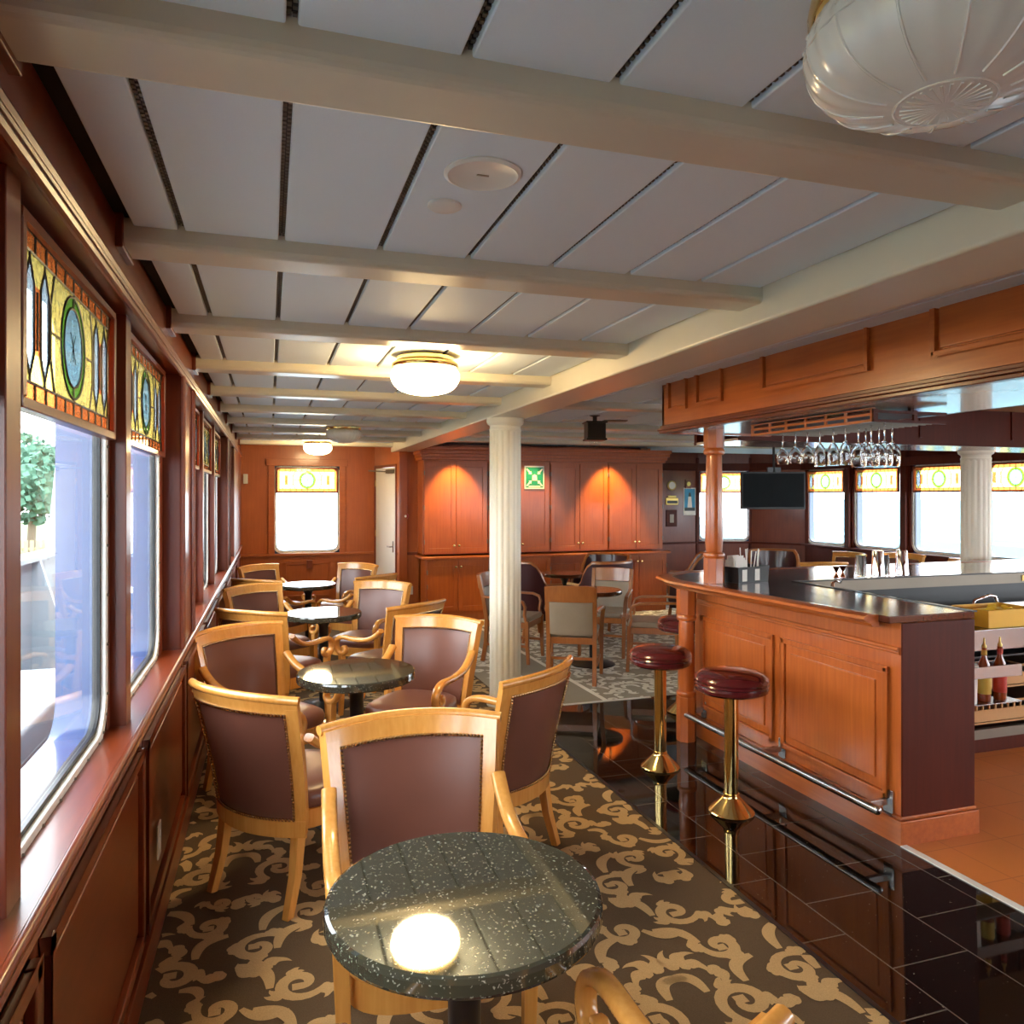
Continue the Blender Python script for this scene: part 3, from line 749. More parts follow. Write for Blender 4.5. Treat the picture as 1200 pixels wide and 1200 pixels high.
# ------------------------------------------------------------------ maple tub armchair
def make_tub():
    t = thing('armchair', '', 'armchair')
    YB = -.245
    def Bp(s_, z, d=0):
        k = (z-.36)/.51; w = .245+.048*k
        y = YB-.10*max(0, k)**1.3 - .075*(1-s_*s_)
        x = s_*w; nx, ny = s_*.45, -1+.25*abs(s_); l = math.hypot(nx, ny)
        return Vector((x+nx/l*d, y+ny/l*d, z))
    def shell(m, s0, s1, z0, z1, d0, d1, ns, nz, crown=0, puff=0):
        vs = []; 
        for side, d in ((0, d0), (1, d1)):
            for i in range(nz+1):
                for j in range(ns+1):
                    s_ = s0+(s1-s0)*j/ns; z = z0+(z1-z0)*i/nz
                    zz = z+crown*(1-s_*s_)*(i/nz if crown else 0)
                    e = max(0, math.sin(PI*j/ns))**.35*max(0, math.sin(PI*i/nz))**.35 if puff else 0
                    vs.append(Bp(s_, zz, d+(puff*e if side else -puff*e)))
        A = (ns+1)*(nz+1); fs = []
        for i in range(nz):
            for j in range(ns):
                a = i*(ns+1)+j; fs += [(a, a+1, a+ns+2, a+ns+1), (A+a+1, A+a, A+a+ns+1, A+a+ns+2)]
        for j in range(ns):
            a = j; b = nz*(ns+1)+j; fs += [(a+1, a, A+a, A+a+1), (b, b+1, A+b+1, A+b)]
        for i in range(nz):
            a = i*(ns+1); b = a+ns; fs += [(a, a+ns+1, A+a+ns+1, A+a), (b+ns+1, b, A+b, A+b+ns+1)]
        m.add(vs, fs)
    m = MB(); shell(m, -.86, .86, .365, .822, -.012, .012, 18, 10, 0, .012); bk = m.build('backrest', leather, t, angle=60)
    m = MB(); shell(m, -1, 1, .812, .862, -.02, .02, 24, 3, .012)
    # rolled top edge
    pr = [(math.cos(2*PI*k/10)*.021, math.sin(2*PI*k/10)*.017) for k in range(10)]
    pts = [Bp(-1.02+2.04*j/24, .863+.012*(1-(-1+2*j/24)**2), .008) for j in range(25)]
    m.tube(pts, .0175, 10)
    m.build('top_rail', honey, t, bevel=0, angle=50)
    for sx in (-1, 1):
        m = MB(); a, b = (-1, -.855) if sx < 0 else (.855, 1); shell(m, a, b, .31, .83, -.021, .021, 3, 10); m.build('stile', honey, t, angle=50)
    m = MB(); shell(m, -1, 1, .305, .37, -.022, .024, 20, 1); m.build('back_rail', honey, t, angle=50)
    # nailheads, inside and outside, all round the leather
    m = MB()
    for d in (-.023, .023):
        line = [(-.84, .375+.43*i/34) for i in range(35)]+[(-.84+1.68*i/40, .805) for i in range(1, 40)]+[(.84, .805-.43*i/34) for i in range(35)]
        if d > 0: line += [(.83-1.66*i/34, .375) for i in range(1, 34)]
        for s_, z in line:
            p = Bp(s_, z+ (0.008*(1-s_*s_) if z > .80 else 0), d); m.ball(p, .0066, 4)
    n = m.build('nailhead_trim', nail, bk); n['kind'] = 'stuff'
    # seat
    def plan(k, n=36):
        o = []
        for i in range(n):
            a = 2*PI*i/n; c_, s_ = math.cos(a), math.sin(a); e = 2/3.4
            x = math.copysign(abs(c_)**e, c_)*(.235*k); y = math.copysign(abs(s_)**e, s_)*(.245*k)
            x *= 1+.06*(y/.245); o.append((x, y-.01))
        return o
    m = MB(); lv = [(.97, .375), (1.0, .39), (1.01, .415), (.985, .438), (.90, .452), (.65, .462), (.3, .466)]
    vs = []; fs = []; n = 36
    for k, z in lv: vs += [(x, y, z) for x, y in plan(k)]
    for i in range(len(lv)-1):
        for j in range(n): fs.append((i*n+j, i*n+(j+1) % n, (i+1)*n+(j+1) % n, (i+1)*n+j))
    fs += [tuple(range(n))[::-1], tuple((len(lv)-1)*n+j for j in range(n))]; m.add(vs, fs); m.build('seat', leather, t, angle=70)
    m = MB(); po = plan(1.03); pi_ = plan(.9)
    vs = [(x, y, z) for z in (.305, .38) for x, y in po]; m.add(vs, [tuple(range(n))[::-1], tuple(range(n, 2*n))]+[(j, (j+1) % n, n+(j+1) % n, n+j) for j in range(n)])
    m.build('seat_rail', honey, t, angle=50)
    # arms: sweep out of the stile, over, and curl back above the front leg
    ctrl = [(-.265, .70), (-.20, .655), (-.12, .622), (-.03, .608), (.06, .606), (.14, .61), (.20, .603), (.243, .578), (.256, .54), (.242, .503), (.208, .482), (.172, .486), (.156, .510), (.168, .532), (.188, .530)]
    P = []
    for i in range(len(ctrl)-1):
        p0 = ctrl[max(i-1, 0)]; p1 = ctrl[i]; p2 = ctrl[i+1]; p3 = ctrl[min(i+2, len(ctrl)-1)]
        for k in range(4):
            u = k/4; P.append(tuple(.5*((2*p1[q])+(-p0[q]+p2[q])*u+(2*p0[q]-5*p1[q]+4*p2[q]-p3[q])*u*u+(-p0[q]+3*p1[q]-3*p2[q]+p3[q])*u**3) for q in (0, 1)))
    P.append(ctrl[-1]); NP = len(P)
    for sx in (-1, 1):
        m = MB()
        pts = [(sx*(.272+.006*math.sin(PI*min(1, i/NP*1.4))-.018*min(1, i/NP*1.5)), y-.015*min(1, i/NP*2), z) for i, (y, z) in enumerate(P)]
        prof = [(.024*math.copysign(abs(math.cos(2*PI*k/12))**.6, math.cos(2*PI*k/12)), .017*math.copysign(abs(math.sin(2*PI*k/12))**.7, math.sin(2*PI*k/12))) for k in range(12)]
        m.sweep(pts, (1, 0, 0), prof, scale=lambda i: (1, 1) if i < NP*.7 else (1-.25*(i/NP-.7)/.3, 1-.45*(i/NP-.7)/.3))
        m.build('arm', honey, t, angle=60)
        m = MB()
        pts = [(sx*.254, .190, .487), (sx*.25, .190, .38), (sx*.246, .20, .28), (sx*.24, .207, .14), (sx*.238, .22, 0)]
        m.sweep(pts, (1, 0, 0), [(-.021, -.021), (.021, -.021), (.021, .021), (-.021, .021)], scale=lambda i: ((1, .95, .9, .78, .72)[i],)*2); m.build('leg', honey, t, bevel=.004)
        m = MB(); pts = [(sx*.205, YB-.005, .37), (sx*.206, YB-.012, .28), (sx*.21, YB-.03, .15), (sx*.215, YB-.075, 0)]
        m.sweep(pts, (1, 0, 0), [(-.021, -.022), (.021, -.022), (.021, .022), (-.021, .022)], scale=lambda i: ((1.05, 1, .9, .78)[i],)*2); m.build('leg', honey, t, bevel=.004)
    return t
tub = make_tub(); ff2 = [True]
GA = 'maple armchairs along the port windows'
def face(mx, my, deg, label, g=GA, z=None, hb=.25):
    """mx,my = middle of the back; deg = direction the seat faces"""
    a = math.radians(deg); x, y = mx+math.cos(a)*hb, my+math.sin(a)*hb
    return place(tub, ff2, (x, y, fz(y)-.001), a-PI/2, label, g)
face(.450, 2.44, -93, 'nearest maple armchair, its open leather back facing the lens behind the front granite table', hb=.30)
face(-.03, 3.24, 43, 'maple armchair by the window seen from behind, near left of the second granite table')
face(1.07, 3.22, 130, 'maple armchair seen from behind beside the black tiles, near right of second table')
face(.95, 4.60, -127, 'maple armchair facing the lens at the far right of the second granite table')
face(-.12, 4.62, -56, 'maple armchair backed to the windows, far left of the second granite table')
face(-.06, 5.62, 52, 'maple armchair seen from behind at the near left of the third granite table')
face(.98, 5.62, 125, 'maple armchair seen side-on before the column, near right of the third table')
face(.94, 7.0, -127, 'maple armchair facing the lens at the far right of the third granite table')
face(-.08, 7.06, -56, 'maple armchair at the far left of the third granite table, back to the windows')
face(-.06, 7.95, 52, 'maple armchair seen from behind at the near left of the farthest granite table')
face(1.00, 8.0, 128, 'maple armchair at the near right of the farthest granite table')
face(.96, 9.35, -134, 'maple armchair facing the lens at the far right of the farthest granite table')
face(-.06, 9.55, -50, 'maple armchair farthest along the port windows, in the corner by the bow window')
face(.395, 1.0, 91, 'maple armchair at the bottom edge, only its tips in view')
GS = 'maple armchairs by the starboard windows'
face(6.55, 7.8, 75, 'maple armchair across the bar, nearest to the lens below and right of the television', GS)
face(7.98, 9.0, 185, 'maple armchair across the bar turned side-on, left of the upturned tumblers', GS)
face(8.45, 8.45, 200, 'maple armchair across the bar behind the upturned tumblers', GS)
face(8.25, 7.45, 150, 'maple armchair across the bar just right of the upturned tumblers', GS)
face(7.85, 6.55, 20, 'maple armchair across the bar left of the starboard column', GS)
face(8.35, 5.75, 165, 'maple armchair across the bar right of the starboard column', GS)

# ------------------------------------------------------------------ taupe side chairs round the wooden table
wt = make_table(tabw, .29); wt['label'] = 'round dark wood topped table amid the taupe armchairs'; wt.location = (3.08, 6.94, fz(6.94)); wt.name = 'round_table'
def make_side():
    t = thing('armchair', '', 'armchair')
    for sx in (-1, 1):
        m = MB(); m.sweep([(sx*.205, -.27, 0), (sx*.205, -.235, .2), (sx*.205, -.225, .42), (sx*.208, -.26, .65), (sx*.212, -.315, .88)], (1, 0, 0), [(-.019, -.02), (.019, -.02), (.019, .02), (-.019, .02)]); m.build('leg', nutw, t, bevel=.004)
        m = MB(); m.sweep([(sx*.235, .235, 0), (sx*.237, .222, .2), (sx*.24, .22, .44)], (1, 0, 0), [(-.019, -.019), (.019, -.019), (.019, .019), (-.019, .019)], scale=lambda i: ((.85, .95, 1)[i],)*2); m.build('leg', nutw, t, bevel=.004)
        m = MB(); m.sweep([(sx*.215, -.255, .66), (sx*.235, -.15, .665), (sx*.25, 0, .66), (sx*.258, .12, .655), (sx*.257, .185, .63), (sx*.25, .205, .58), (sx*.243, .195, .50), (sx*.24, .215, .42)], (1, 0, 0), [(-.02, -.012), (.02, -.012), (.02, .012), (-.02, .012)]); m.build('arm', nutw, t, bevel=.005)
        m = MB(); m.box(sx*.222-.01, -.22, .17, sx*.222+.01, .22, .195); m.build('stretcher', nutw, t)
    m = MB(); m.box(-.22, -.02, .175, .22, .0, .2); m.build('stretcher', nutw, t)
    m = MB(); N = 12
    vs = [(-.215+.43*j/N, -.29-.02*(z-.74)/.14-.022*(1-(2*j/N-1)**2)+d, z+.008*(1-(2*j/N-1)**2)*(z > .8)) for d in (0, -.026) for z in (.745, .885) for j in range(N+1)]
    q = N+1; fs = []
    for j in range(N): fs += [(j, j+1, q+j+1, q+j), (2*q+j+1, 2*q+j, 3*q+j, 3*q+j+1), (j+1, j, 2*q+j, 2*q+j+1), (q+j, q+j+1, 3*q+j+1, 3*q+j)]
    fs += [(0, q, 3*q, 2*q), (q+N, N, 2*q+N, 3*q+N)]; m.add(vs, fs); m.build('top_rail', nutw, t, bevel=.004)
    m = MB(); vs = []
    for d in (.02, -.028):
        for z in (.45, .50, .60, .70, .742):
            for j in range(N+1):
                e = 1-(2*j/N-1)**4; vs.append((-.19+.38*j/N, -.235-.10*max(0, (z-.45)/.43)**1.2-.012*e+d*(.6+.4*e*(1 if .46 < z < .74 else .5)), z))
    R = 5; A = R*q; fs = []
    for i in range(R-1):
        for j in range(N): a = i*q+j; fs += [(a, a+1, a+q+1, a+q), (A+a+1, A+a, A+a+q, A+a+q+1)]
    for j in range(N): fs += [(j+1, j, A+j, A+j+1), ((R-1)*q+j, (R-1)*q+j+1, A+(R-1)*q+j+1, A+(R-1)*q+j)]
    for i in range(R-1): fs += [(i*q, i*q+q, A+i*q+q, A+i*q), (i*q+q+N, i*q+N, A+i*q+N, A+i*q+q+N)]
    m.add(vs, fs); m.build('back_pad', greyfab, t, angle=60)
    m = MB(); m.box(-.215, -.225, .36, .215, .225, .42); m.build('seat_rail', nutw, t, bevel=.006)
    m = MB(); m.box(-.215, -.215, .418, .22, .235, .475); m.build('seat', greyfab, t, bevel=.022, seg=4)
    return t
side = make_side(); fs_ = [True]
def faces(x, y, deg, label):
    a = math.radians(deg); return place(side, fs_, (x, y, fz(y)-.001), a-PI/2, label, 'taupe armchairs round the wooden table')
faces(2.66, 6.42, 62, 'taupe armchair with its back to the lens, nearest at the wooden table')
faces(3.45, 7.42, 232, 'taupe armchair facing the lens on the far side of the wooden table')
faces(3.58, 6.62, 150, 'taupe armchair right of the wooden table, partly behind the bar corner post')
faces(2.42, 7.45, -38, 'taupe armchair mostly hidden behind the cream column, left of the wooden table')

# ------------------------------------------------------------------ maroon tub chairs
def make_club():
    t = thing('club_chair', '', 'armchair')
    N = 28; path = []
    for i in range(N+1):
        u = -1+2*i/N; au = abs(u)
        a = u*PI*.5/.62
        if au <= .62: x, y = .29*math.sin(a), -.02-.27*math.cos(a)
        else: x, y = math.copysign(.29, u)+math.copysign(.01, u), -.02+(au-.62)/.38*.27
        k = max(0, min(1, (au-.42)/.30)); k = k*k*(3-2*k); z = .93*(1-k)+.655*k
        path.append((x, y, z))
    m = MB(); vs = []; fs = []
    th = .028
    for i, (x, y, z) in enumerate(path):
        n = Vector((x, y+.02 if y < -.02 else 0, 0)).normalized(); zb = .25
        flare = .05*(z-.3)/.6 if y < -.02 else .01
        for d in (-th, th):
            for zz, f in ((zb, 0), (zb+(z-zb)*.5, flare*.4), (z-.01, flare)):
                vs.append((x+n.x*(d+f), y+n.y*(d+f), zz))
    for i in range(N):
        a, b = i*6, (i+1)*6
        fs += [(a, a+1, b+1, b), (a+1, a+2, b+2, b+1), (b+3, b+4, a+4, a+3), (b+4, b+5, a+5, a+4), (a+2, a+5, b+5, b+2), (a, b, b+3, a+3)]
    fs += [(0, 3, 4, 1), (1, 4, 5, 2)]; e = N*6; fs += [(e, e+1, e+4, e+3), (e+1, e+2, e+5, e+4)]
    m.add(vs, fs); m.build('tub_shell', maroon, t, angle=60)
    m = MB(); pts = []
    for i, (x, y, z) in enumerate(path):
        n = Vector((x, y+.02 if y < -.02 else 0, 0)).normalized(); f = .05*(z-.3)/.6 if y < -.02 else .01; pts.append((x+n.x*f, y+n.y*f, z))
    m.tube(pts, .024, 8)
    for sx in (-1, 1): m.tube([(sx*.30, .25, .655), (sx*.30, .265, .60), (sx*.29, .25, .42)], .018, 8)
    m.build('rim_rail', nutw, t)
    m = MB(); m.box(-.25, -.24, .30, .25, .27, .47); m.build('seat', maroon, t, bevel=.04, seg=4)
    for sx in (-1, 1):
        for sy, yy in ((1, .23), (-1, -.2)):
            m = MB(); m.sweep([(sx*.25, yy, .30), (sx*.255, yy+sy*.02, .15), (sx*.26, yy+sy*.045, 0)], (1, 0, 0), [(-.02, -.02), (.02, -.02), (.02, .02), (-.02, .02)], scale=lambda i: ((1, .9, .7)[i],)*2); m.build('leg', nutw, t, bevel=.004)
    return t
club = make_club(); fc = [True]
def facec(x, y, deg, label, g='maroon tub chairs before the cabinets'):
    a = math.radians(deg); return place(club, fc, (x, y, fz(y)-.001), a-PI/2, label, g)
facec(2.98, 8.55, 10, 'maroon tub chair just right of the cream column, facing right')
facec(4.15, 9.05, 215, 'maroon tub chair before the cabinets, tallest of those behind the wooden table')
facec(3.75, 8.2, 110, 'maroon tub chair turned away from the lens, behind the far taupe armchair')
facec(5.35, 8.9, 150, 'maroon tub chair at the right end of the cabinets, left of the bar corner post')
facec(6.75, 8.95, -115, 'glossy dark maroon tub chair beneath the television')
t = make_table(tabw, .30); t['label'] = 'low dark table between the maroon tub chairs, before the cabinets'; t.location = (3.6, 9.0, fz(9.0)-.02); t.name = 'round_table.005'

# ------------------------------------------------------------------ built-in cabinets
def cab_unit(x0, x1, y, z0, z1, knobs, label, upper=True, open_=False, name='wall_cabinet'):
    t = thing(name, label, 'cabinet', ((x0+x1)/2, y, 0), 0, 'cherry wall cabinets on the bow bulkhead'); w = (x1-x0)/2-.003
    m = MB(); m.box(-w, .02, z0, w, .44, z1); m.build('body', cab, t, bevel=.003)
    if open_: 
        return t
    for sx in (-1, 1):
        a, b = (-w+.01, -.003) if sx < 0 else (.003, w-.01)
        m = MB(); st = .065; za, zb = z0+.02, z1-.03
        m.box(a, 0, za, a+st, .02, zb); m.box(b-st, 0, za, b, .02, zb); m.box(a+st, 0, zb-st, b-st, .02, zb); m.box(a+st, 0, za, b-st, .02, za+st)
        m.box(a+st, .009, za+st, b-st, .018, zb-st)
        d = m.build('door', cab, t, bevel=.004)
        m = MB(); kx = -.035 if sx < 0 else .035; kz = za+.10 if upper else zb-.08
        m.lathe([(0, 0), (.007, 0), (.007, .012), (.017, .018), (.017, .026), (0, .031)], 12, M=Matrix.Translation((kx, 0, kz)) @ Matrix.Rotation(PI/2, 4, 'X')); m.build('knob', brass, d)
        hx = a if sx < 0 else b
        for hz in (za+.15, (za+zb)/2, zb-.15): m = MB(); m.tube([(hx, -.003, hz-.03), (hx, -.003, hz+.03)], .007, 6); m.build('hinge', steel_d, d)
    return t
X4 = [2.0, 2.92, 3.85, 4.77, 5.68]; CY = 10.18
lbs = ['left of the cream column', 'bearing the green assembly sign', 'right of the green assembly sign', 'at the right end before the picture wall']
for i in range(4):
    cab_unit(X4[i], X4[i+1], CY, .80, 2.10, 1, 'upper double-door cherry cabinet, '+lbs[i])
cab_unit(2.03, 2.92, CY-.05, .0, .74, 1, 'lower double-door cherry cabinet left of the cream column', False)
cab_unit(2.92, 3.85, CY-.05, .0, .74, 1, 'lower cherry cabinet under the green assembly sign', False)
t = thing('wall_cabinet', 'plain recessed cherry cabinet front behind the maroon tub chairs', 'cabinet', (4.31, CY, 0), 0, 'cherry wall cabinets on the bow bulkhead')
m = MB(); m.box(-.46, .25, 0, .46, .44, .74); m.build('body', cab, t); m = MB(); m.box(-.44, .23, .1, -.02, .25, .6); m.box(.02, .23, .1, .44, .25, .6); m.build('panel', cab, t, bevel=.004)
cab_unit(4.77, 5.72, CY-.05, .0, .74, 1, 'lower double-door cherry cabinet at the right end', False)
m = MB(); m.box(1.96, CY-.09, .742, 5.76, CY+.44, .775); tag(m.build('cabinet_counter', cab, bevel=.006), 'narrow cherry counter ledge running between upper and lower cabinets', 'counter')
m = MB()
for k, (dz, dy) in enumerate(((2.10, .02), (2.14, .05), (2.185, .09), (2.235, .12))): m.box(1.98-dy*.5, CY-dy, dz, 5.70+dy*.5, CY+.44, dz+.052)
struct(m.build('trim_44', cab, bevel=.008))
m = MB(); m.box(2.0, CY+.0, -.2, 5.72, CY+.42, .0); struct(m.build('baseboard_front', cab))
# assembly-point sign
t = thing('assembly_sign', 'green and white muster station sign on a cabinet door', 'sign', (3.605, CY-.006, 1.87))
m = MB(); m.box(-.15, -.004, -.165, .15, .004, .165); m.build('sign_board', paper, t, bevel=.001)
m = MB(); m.box(-.132, -.006, -.145, .132, -.004, .145); bd = m.build('green_field', green, t)
m = MB()
Y = -.0085
for sx in (-1, 1):
    for sz in (-1, 1):
        a = math.atan2(sz, sx); c_, s_ = math.cos(a), math.sin(a)
        def R(u, v): return (u*c_-v*s_, Y, u*s_+v*c_)
        pts = [R(.175, .012), R(.10, .012), R(.10, .030), R(.062, 0), R(.10, -.030), R(.10, -.012), R(.175, -.012)]
        pts = [(max(-.125, min(.125, x)), y, max(-.13, min(.138, z))) for x, y, z in pts]
        m.add([pts[1], pts[0], pts[6], pts[5]], [(0, 1, 2, 3)]); m.add([pts[2], pts[3], pts[4]], [(0, 1, 2)])
for x, z in ((-.022, .02), (.022, .02), (0, .032)):
    m.lathe([(0, 0), (.013, 0), (.013, .002), (0, .002)], 12, M=Matrix.Translation((x, Y+.002, z)) @ Matrix.Rotation(PI/2, 4, 'X'))
    m.box(x-.013, Y, -.045, x+.013, Y+.001, z-.014)
m.box(-.09, Y, -.136, .09, Y+.001, -.118)
m.build('pictogram', paper, bd, smooth=False)
# things by the door
t = thing('fire_alarm', 'round red alarm sounder on the panelling between door and cabinets', 'alarm', (1.82, 10.615, 1.32))
m = MB(); m.lathe([(0, 0), (.05, 0), (.05, .02), (.042, .035), (0, .04)], 24, M=Matrix.Rotation(PI/2, 4, 'X')); m.build('housing', red, t)
m = MB(); m.lathe([(0, .04), (.018, .04), (.016, .05), (0, .052)], 16, M=Matrix.Rotation(PI/2, 4, 'X')); m.build('lens', paper, t)
t = thing('safety_label', 'tiny white square label with a red cross below the alarm', 'label', (1.82, 10.617, 1.0))
m = MB(); m.box(-.03, -.003, -.03, .03, 0, .03); m.build('plate', paper, t)
m = MB(); m.box(-.018, -.0045, -.005, .018, -.003, .005); m.box(-.005, -.0045, -.018, .005, -.003, .018); m.build('cross', red, t)
t = thing('wall_outlet', 'ivory outlet plate low on the panelling left of the cabinets', 'outlet', (1.90, 10.617, .27))
m = MB(); m.box(-.035, -.006, -.06, .035, 0, .06); m.build('cover_plate', cream, t, bevel=.002)
t = thing('wall_outlet', 'brown box on the rail below the bow window', 'outlet', (.56, 11.47, .60))
m = MB(); m.box(-.04, -.02, -.06, .04, 0.03, .06); m.build('cover_plate', cherry_x, t, bevel=.004)
t = thing('thermostat', 'small pale thermostat box high on the port side of the bow wall', 'thermostat', (-.33, 11.49, 1.85))
m = MB(); m.box(-.03, -.03, -.07, .03, 0.005, .07); m.build('case', cream, t, bevel=.004)
# wall pieces on the far picture wall
def onwall(name, label, cat, x, z): return thing(name, label, cat, (x, 12.05+(x-5.7)*.04, z), .04)
def at_u(u): 
    A_ = YAW; r = (u-600)/884; dx, dy = math.cos(A_)*r+math.sin(A_), -math.sin(A_)*r+math.cos(A_); return dx*12.07/dy
t = onwall('wall_clock', 'small round brass clock on the dark wall at the top left', 'clock', at_u(787.5), 1.79)
m = MB(); m.lathe([(0, 0), (.085, 0), (.09, .02), (.075, .03), (0, .03)], 24, M=Matrix.Rotation(PI/2, 4, 'X')); m.build('case', gold, t)
m = MB(); m.lathe([(0, .031), (.066, .031), (.066, .033), (0, .033)], 24, M=Matrix.Rotation(PI/2, 4, 'X')); m.build('dial', paper, t)
t = onwall('wall_clock', 'dark little round instrument to the right of the brass clock', 'instrument', at_u(807.5), 1.82)
m = MB(); m.box(-.06, -.02, -.08, .06, 0.01, .08); m.build('back_board', cherry, t, bevel=.004); m = MB(); m.lathe([(0, .02), (.04, .02), (.04, .035), (0, .037)], 20, M=Matrix.Rotation(PI/2, 4, 'X')); m.build('dial', gold, t)
t = onwall('wall_plaque', 'gilt carved plaque with a black name strip under the brass clock', 'plaque', at_u(788), 1.52)
m = MB(); m.box(-.13, -.02, -.08, .13, .005, .05); m.box(-.09, -.02, .05, .09, .005, .09); m.build('board', gold, t, bevel=.01); m = MB(); m.box(-.105, -.026, -.055, .105, -.02, .0); m.build('name_strip', blackp, t)
t = onwall('picture_frame', 'small dark framed picture below the gilt plaque', 'picture', at_u(787.5), 1.20)
m = MB(); m.box(-.11, -.02, -.15, .11, .005, .15); m.build('frame', darkw, t, bevel=.005); m = MB(); m.box(-.04, -.024, -.08, .04, -.02, .07); m.build('print', greyfab, t)
t = onwall('poster', 'white bordered lighthouse poster in blue on the dark wall', 'poster', at_u(809.5), 1.51)
m = MB(); m.box(-.13, -.006, -.26, .13, .004, .24); m.build('sheet', paper, t)
skyb = plain('poster_blue', (70, 160, 200), .6, noise=.2, nscale=10); rock = plain('poster_rock', (70, 80, 80), .6, noise=.3, nscale=30)
m = MB(); m.box(-.11, -.008, -.18, .11, -.006, .22); im = m.build('picture', skyb, t)
m = MB(); m.prism([(-.05, -.14), (.05, -.14), (.032, .08), (-.032, .08)], 0, .002, Matrix.Translation((0, -.008, 0)) @ Matrix.Rotation(PI/2, 4, 'X')); m.build('tower', paper, im)
m = MB(); m.box(-.026, -.0105, .08, .026, -.008, .12); m.box(-.11, -.0102, -.18, .11, -.008, -.12); m.box(-.02, -.0105, .12, .02, -.008, .15); m.build('lantern_room', rock, im)

# ------------------------------------------------------------------ television
t = thing('television', 'black flat television hanging from the ceiling before the bow windows', 'television', (5.72, 7.61, 1.45), -YAW+.02)
m = MB(); m.prism([(-.385, .0), (-.2, -.012), (0, -.016), (.2, -.012), (.385, 0), (.385, .05), (-.385, .05)], 0, .445); m.build('cabinet', blackp, t, bevel=.004)
m = MB(); m.prism([(-.365, -.006), (-.19, -.0165), (0, -.0205), (.19, -.0165), (.365, -.006), (.36, .0), (-.36, .0)], .025, .425); m.build('screen', screen, t, smooth=False)
m = MB(); m.tube([(.02, .03, .4), (.02, .05, .6), (.02, .05, .93)], .015, 8); m.box(-.06, .03, .15, .1, .07, .5); m.build('ceiling_mount', blackm, t)
t = thing('shelf_rail', 'thin dark wall shelf with small spot clamps just below the television', 'shelf', (8.62, 11.36, 1.53), math.atan2(10.98-11.80, 8.98-8.36))
m = MB(); m.box(-.42, -.16, -.01, .42, 0, .01); m.build('shelf_board', steel_d, t, bevel=.003)
for q in (-.38, -.14, .12, .36):
    m = MB(); m.ball((q, -.17, .0), .032, 6); m.build('lamp_head', paper, t)
# ------------------------------------------------------------------ lantern fan
t = thing('ceiling_fan', 'dark square ceiling fan housing with a clear bulb, between column and canopy', 'ceiling fan', (2.86, 6.40, 2.30), -.2)
m = MB(); m.lathe([(.05, .085), (.05, .05), (.02, .04), (.02, .0)], 16); m.build('ceiling_mount', blackm, t)
dk = plain('bronze_dark', (50, 42, 34), .35, metal=.6, noise=.1)
m = MB(); m.box(-.085, -.085, -.165, .085, .085, -.01); m.box(-.1, -.1, -.02, .1, .1, -.005); m.box(-.095, -.095, -.18, .095, .095, -.16); m.build('housing', dk, t, bevel=.006)
m = MB(); m.ball((0, 0, -.195), .055, 10, sz=.9); m.build('bulb', clearg, t)
for sx in (-1, 1):
    m = MB(); m.box(sx*.08, -.05, -.0, sx*.30, .05, .012); m.build('blade', white if sx < 0 else steel_d, t, bevel=.003)
for i, (x, lb) in enumerate(((2.42, 'small recessed spotlight in the ceiling before the left cabinet'), (3.55, 'small recessed spotlight in the ceiling before the assembly sign'), (4.75, 'small recessed spotlight in the ceiling before the right cabinets'))):
    t = thing('recessed_spotlight', lb, 'ceiling light', (x, 9.78, ZC), 0, 'recessed spotlights before the cabinets')
    m = MB(); m.lathe([(.03, 0), (.05, 0), (.05, -.012), (.03, -.008)], 20); m.build('ring', brass, t)
    l = bpy.data.lights.new('spot', 'SPOT'); l.energy = (85, 30, 85)[i]; l.color = (1, .68, .24); l.spot_size = math.radians(66); l.spot_blend = .6; l.shadow_soft_size = .03
    lo = bpy.data.objects.new('spot', l); COL.objects.link(lo); lo.parent = t; lo.location = (0, 0, -.02); lo.rotation_euler = (math.radians(22), 0, 0)

# ------------------------------------------------------------------ bar
ZT = 1.055
bar = thing('bar_base', 'cherry panelled bar front with two raised panels and a steel foot rail', 'bar', (2.81, 3.67, 0))
def L_(x, y): return x-2.81, y-3.67
m = MB(); m.box(0, -.87, .10, .44, .93, ZT-.035); m.build('body', barw, bar, bevel=.004)
m = MB(); m.box(.0, -.878, .10, .44, -.868, ZT-.036); m.build('end_panel', darkw, bar, bevel=.002)
m = MB(); m.box(-.022, -.892, -.04, .455, .95, .10); m.box(-.012, -.882, .10, .448, .94, .118); m.build('plinth', barw_x, bar, bevel=.005)
for a, b in ((-.80, -.02), (.06, .82)):
    m = MB(); fw = .028
    for (p, q, r, s_) in ((a, b, .80-fw, .80), (a, b, .175, .175+fw), (a, a+fw, .175, .80), (b-fw, b, .175, .80)): m.box(-.02, p, r, .002, q, s_)
    m.box(-.008, a+.03, .205, .002, b-.03, .77); m.box(-.018, a+.075, .25, .002, b-.075, .725)
    m.build('raised_panel', barw, bar, bevel=.007, seg=3)
m = MB(); m.tube([(-.008, -.865, .895), (-.008, .93, .895)], .012, 8); m.tube([(-.003, -.865, .878), (-.003, .93, .878)], .008, 8); m.build('bead_moulding', barw_x, bar)
m = MB(); m.tube([(-.15, -.88, .17), (-.15, .84, .145)], .021, 14); m.ball((-.15, -.88, .17), .022, 6); fr = m.build('foot_rail', steel, bar)
for y in (-.80, -.02, .80):
    m = MB(); m.box(-.155, y-.012, .15, -.004, y+.012, .18); m.box(-.012, y-.03, .10, -.002, y+.03, .22); m.build('rail_bracket', steel, fr, bevel=.003)
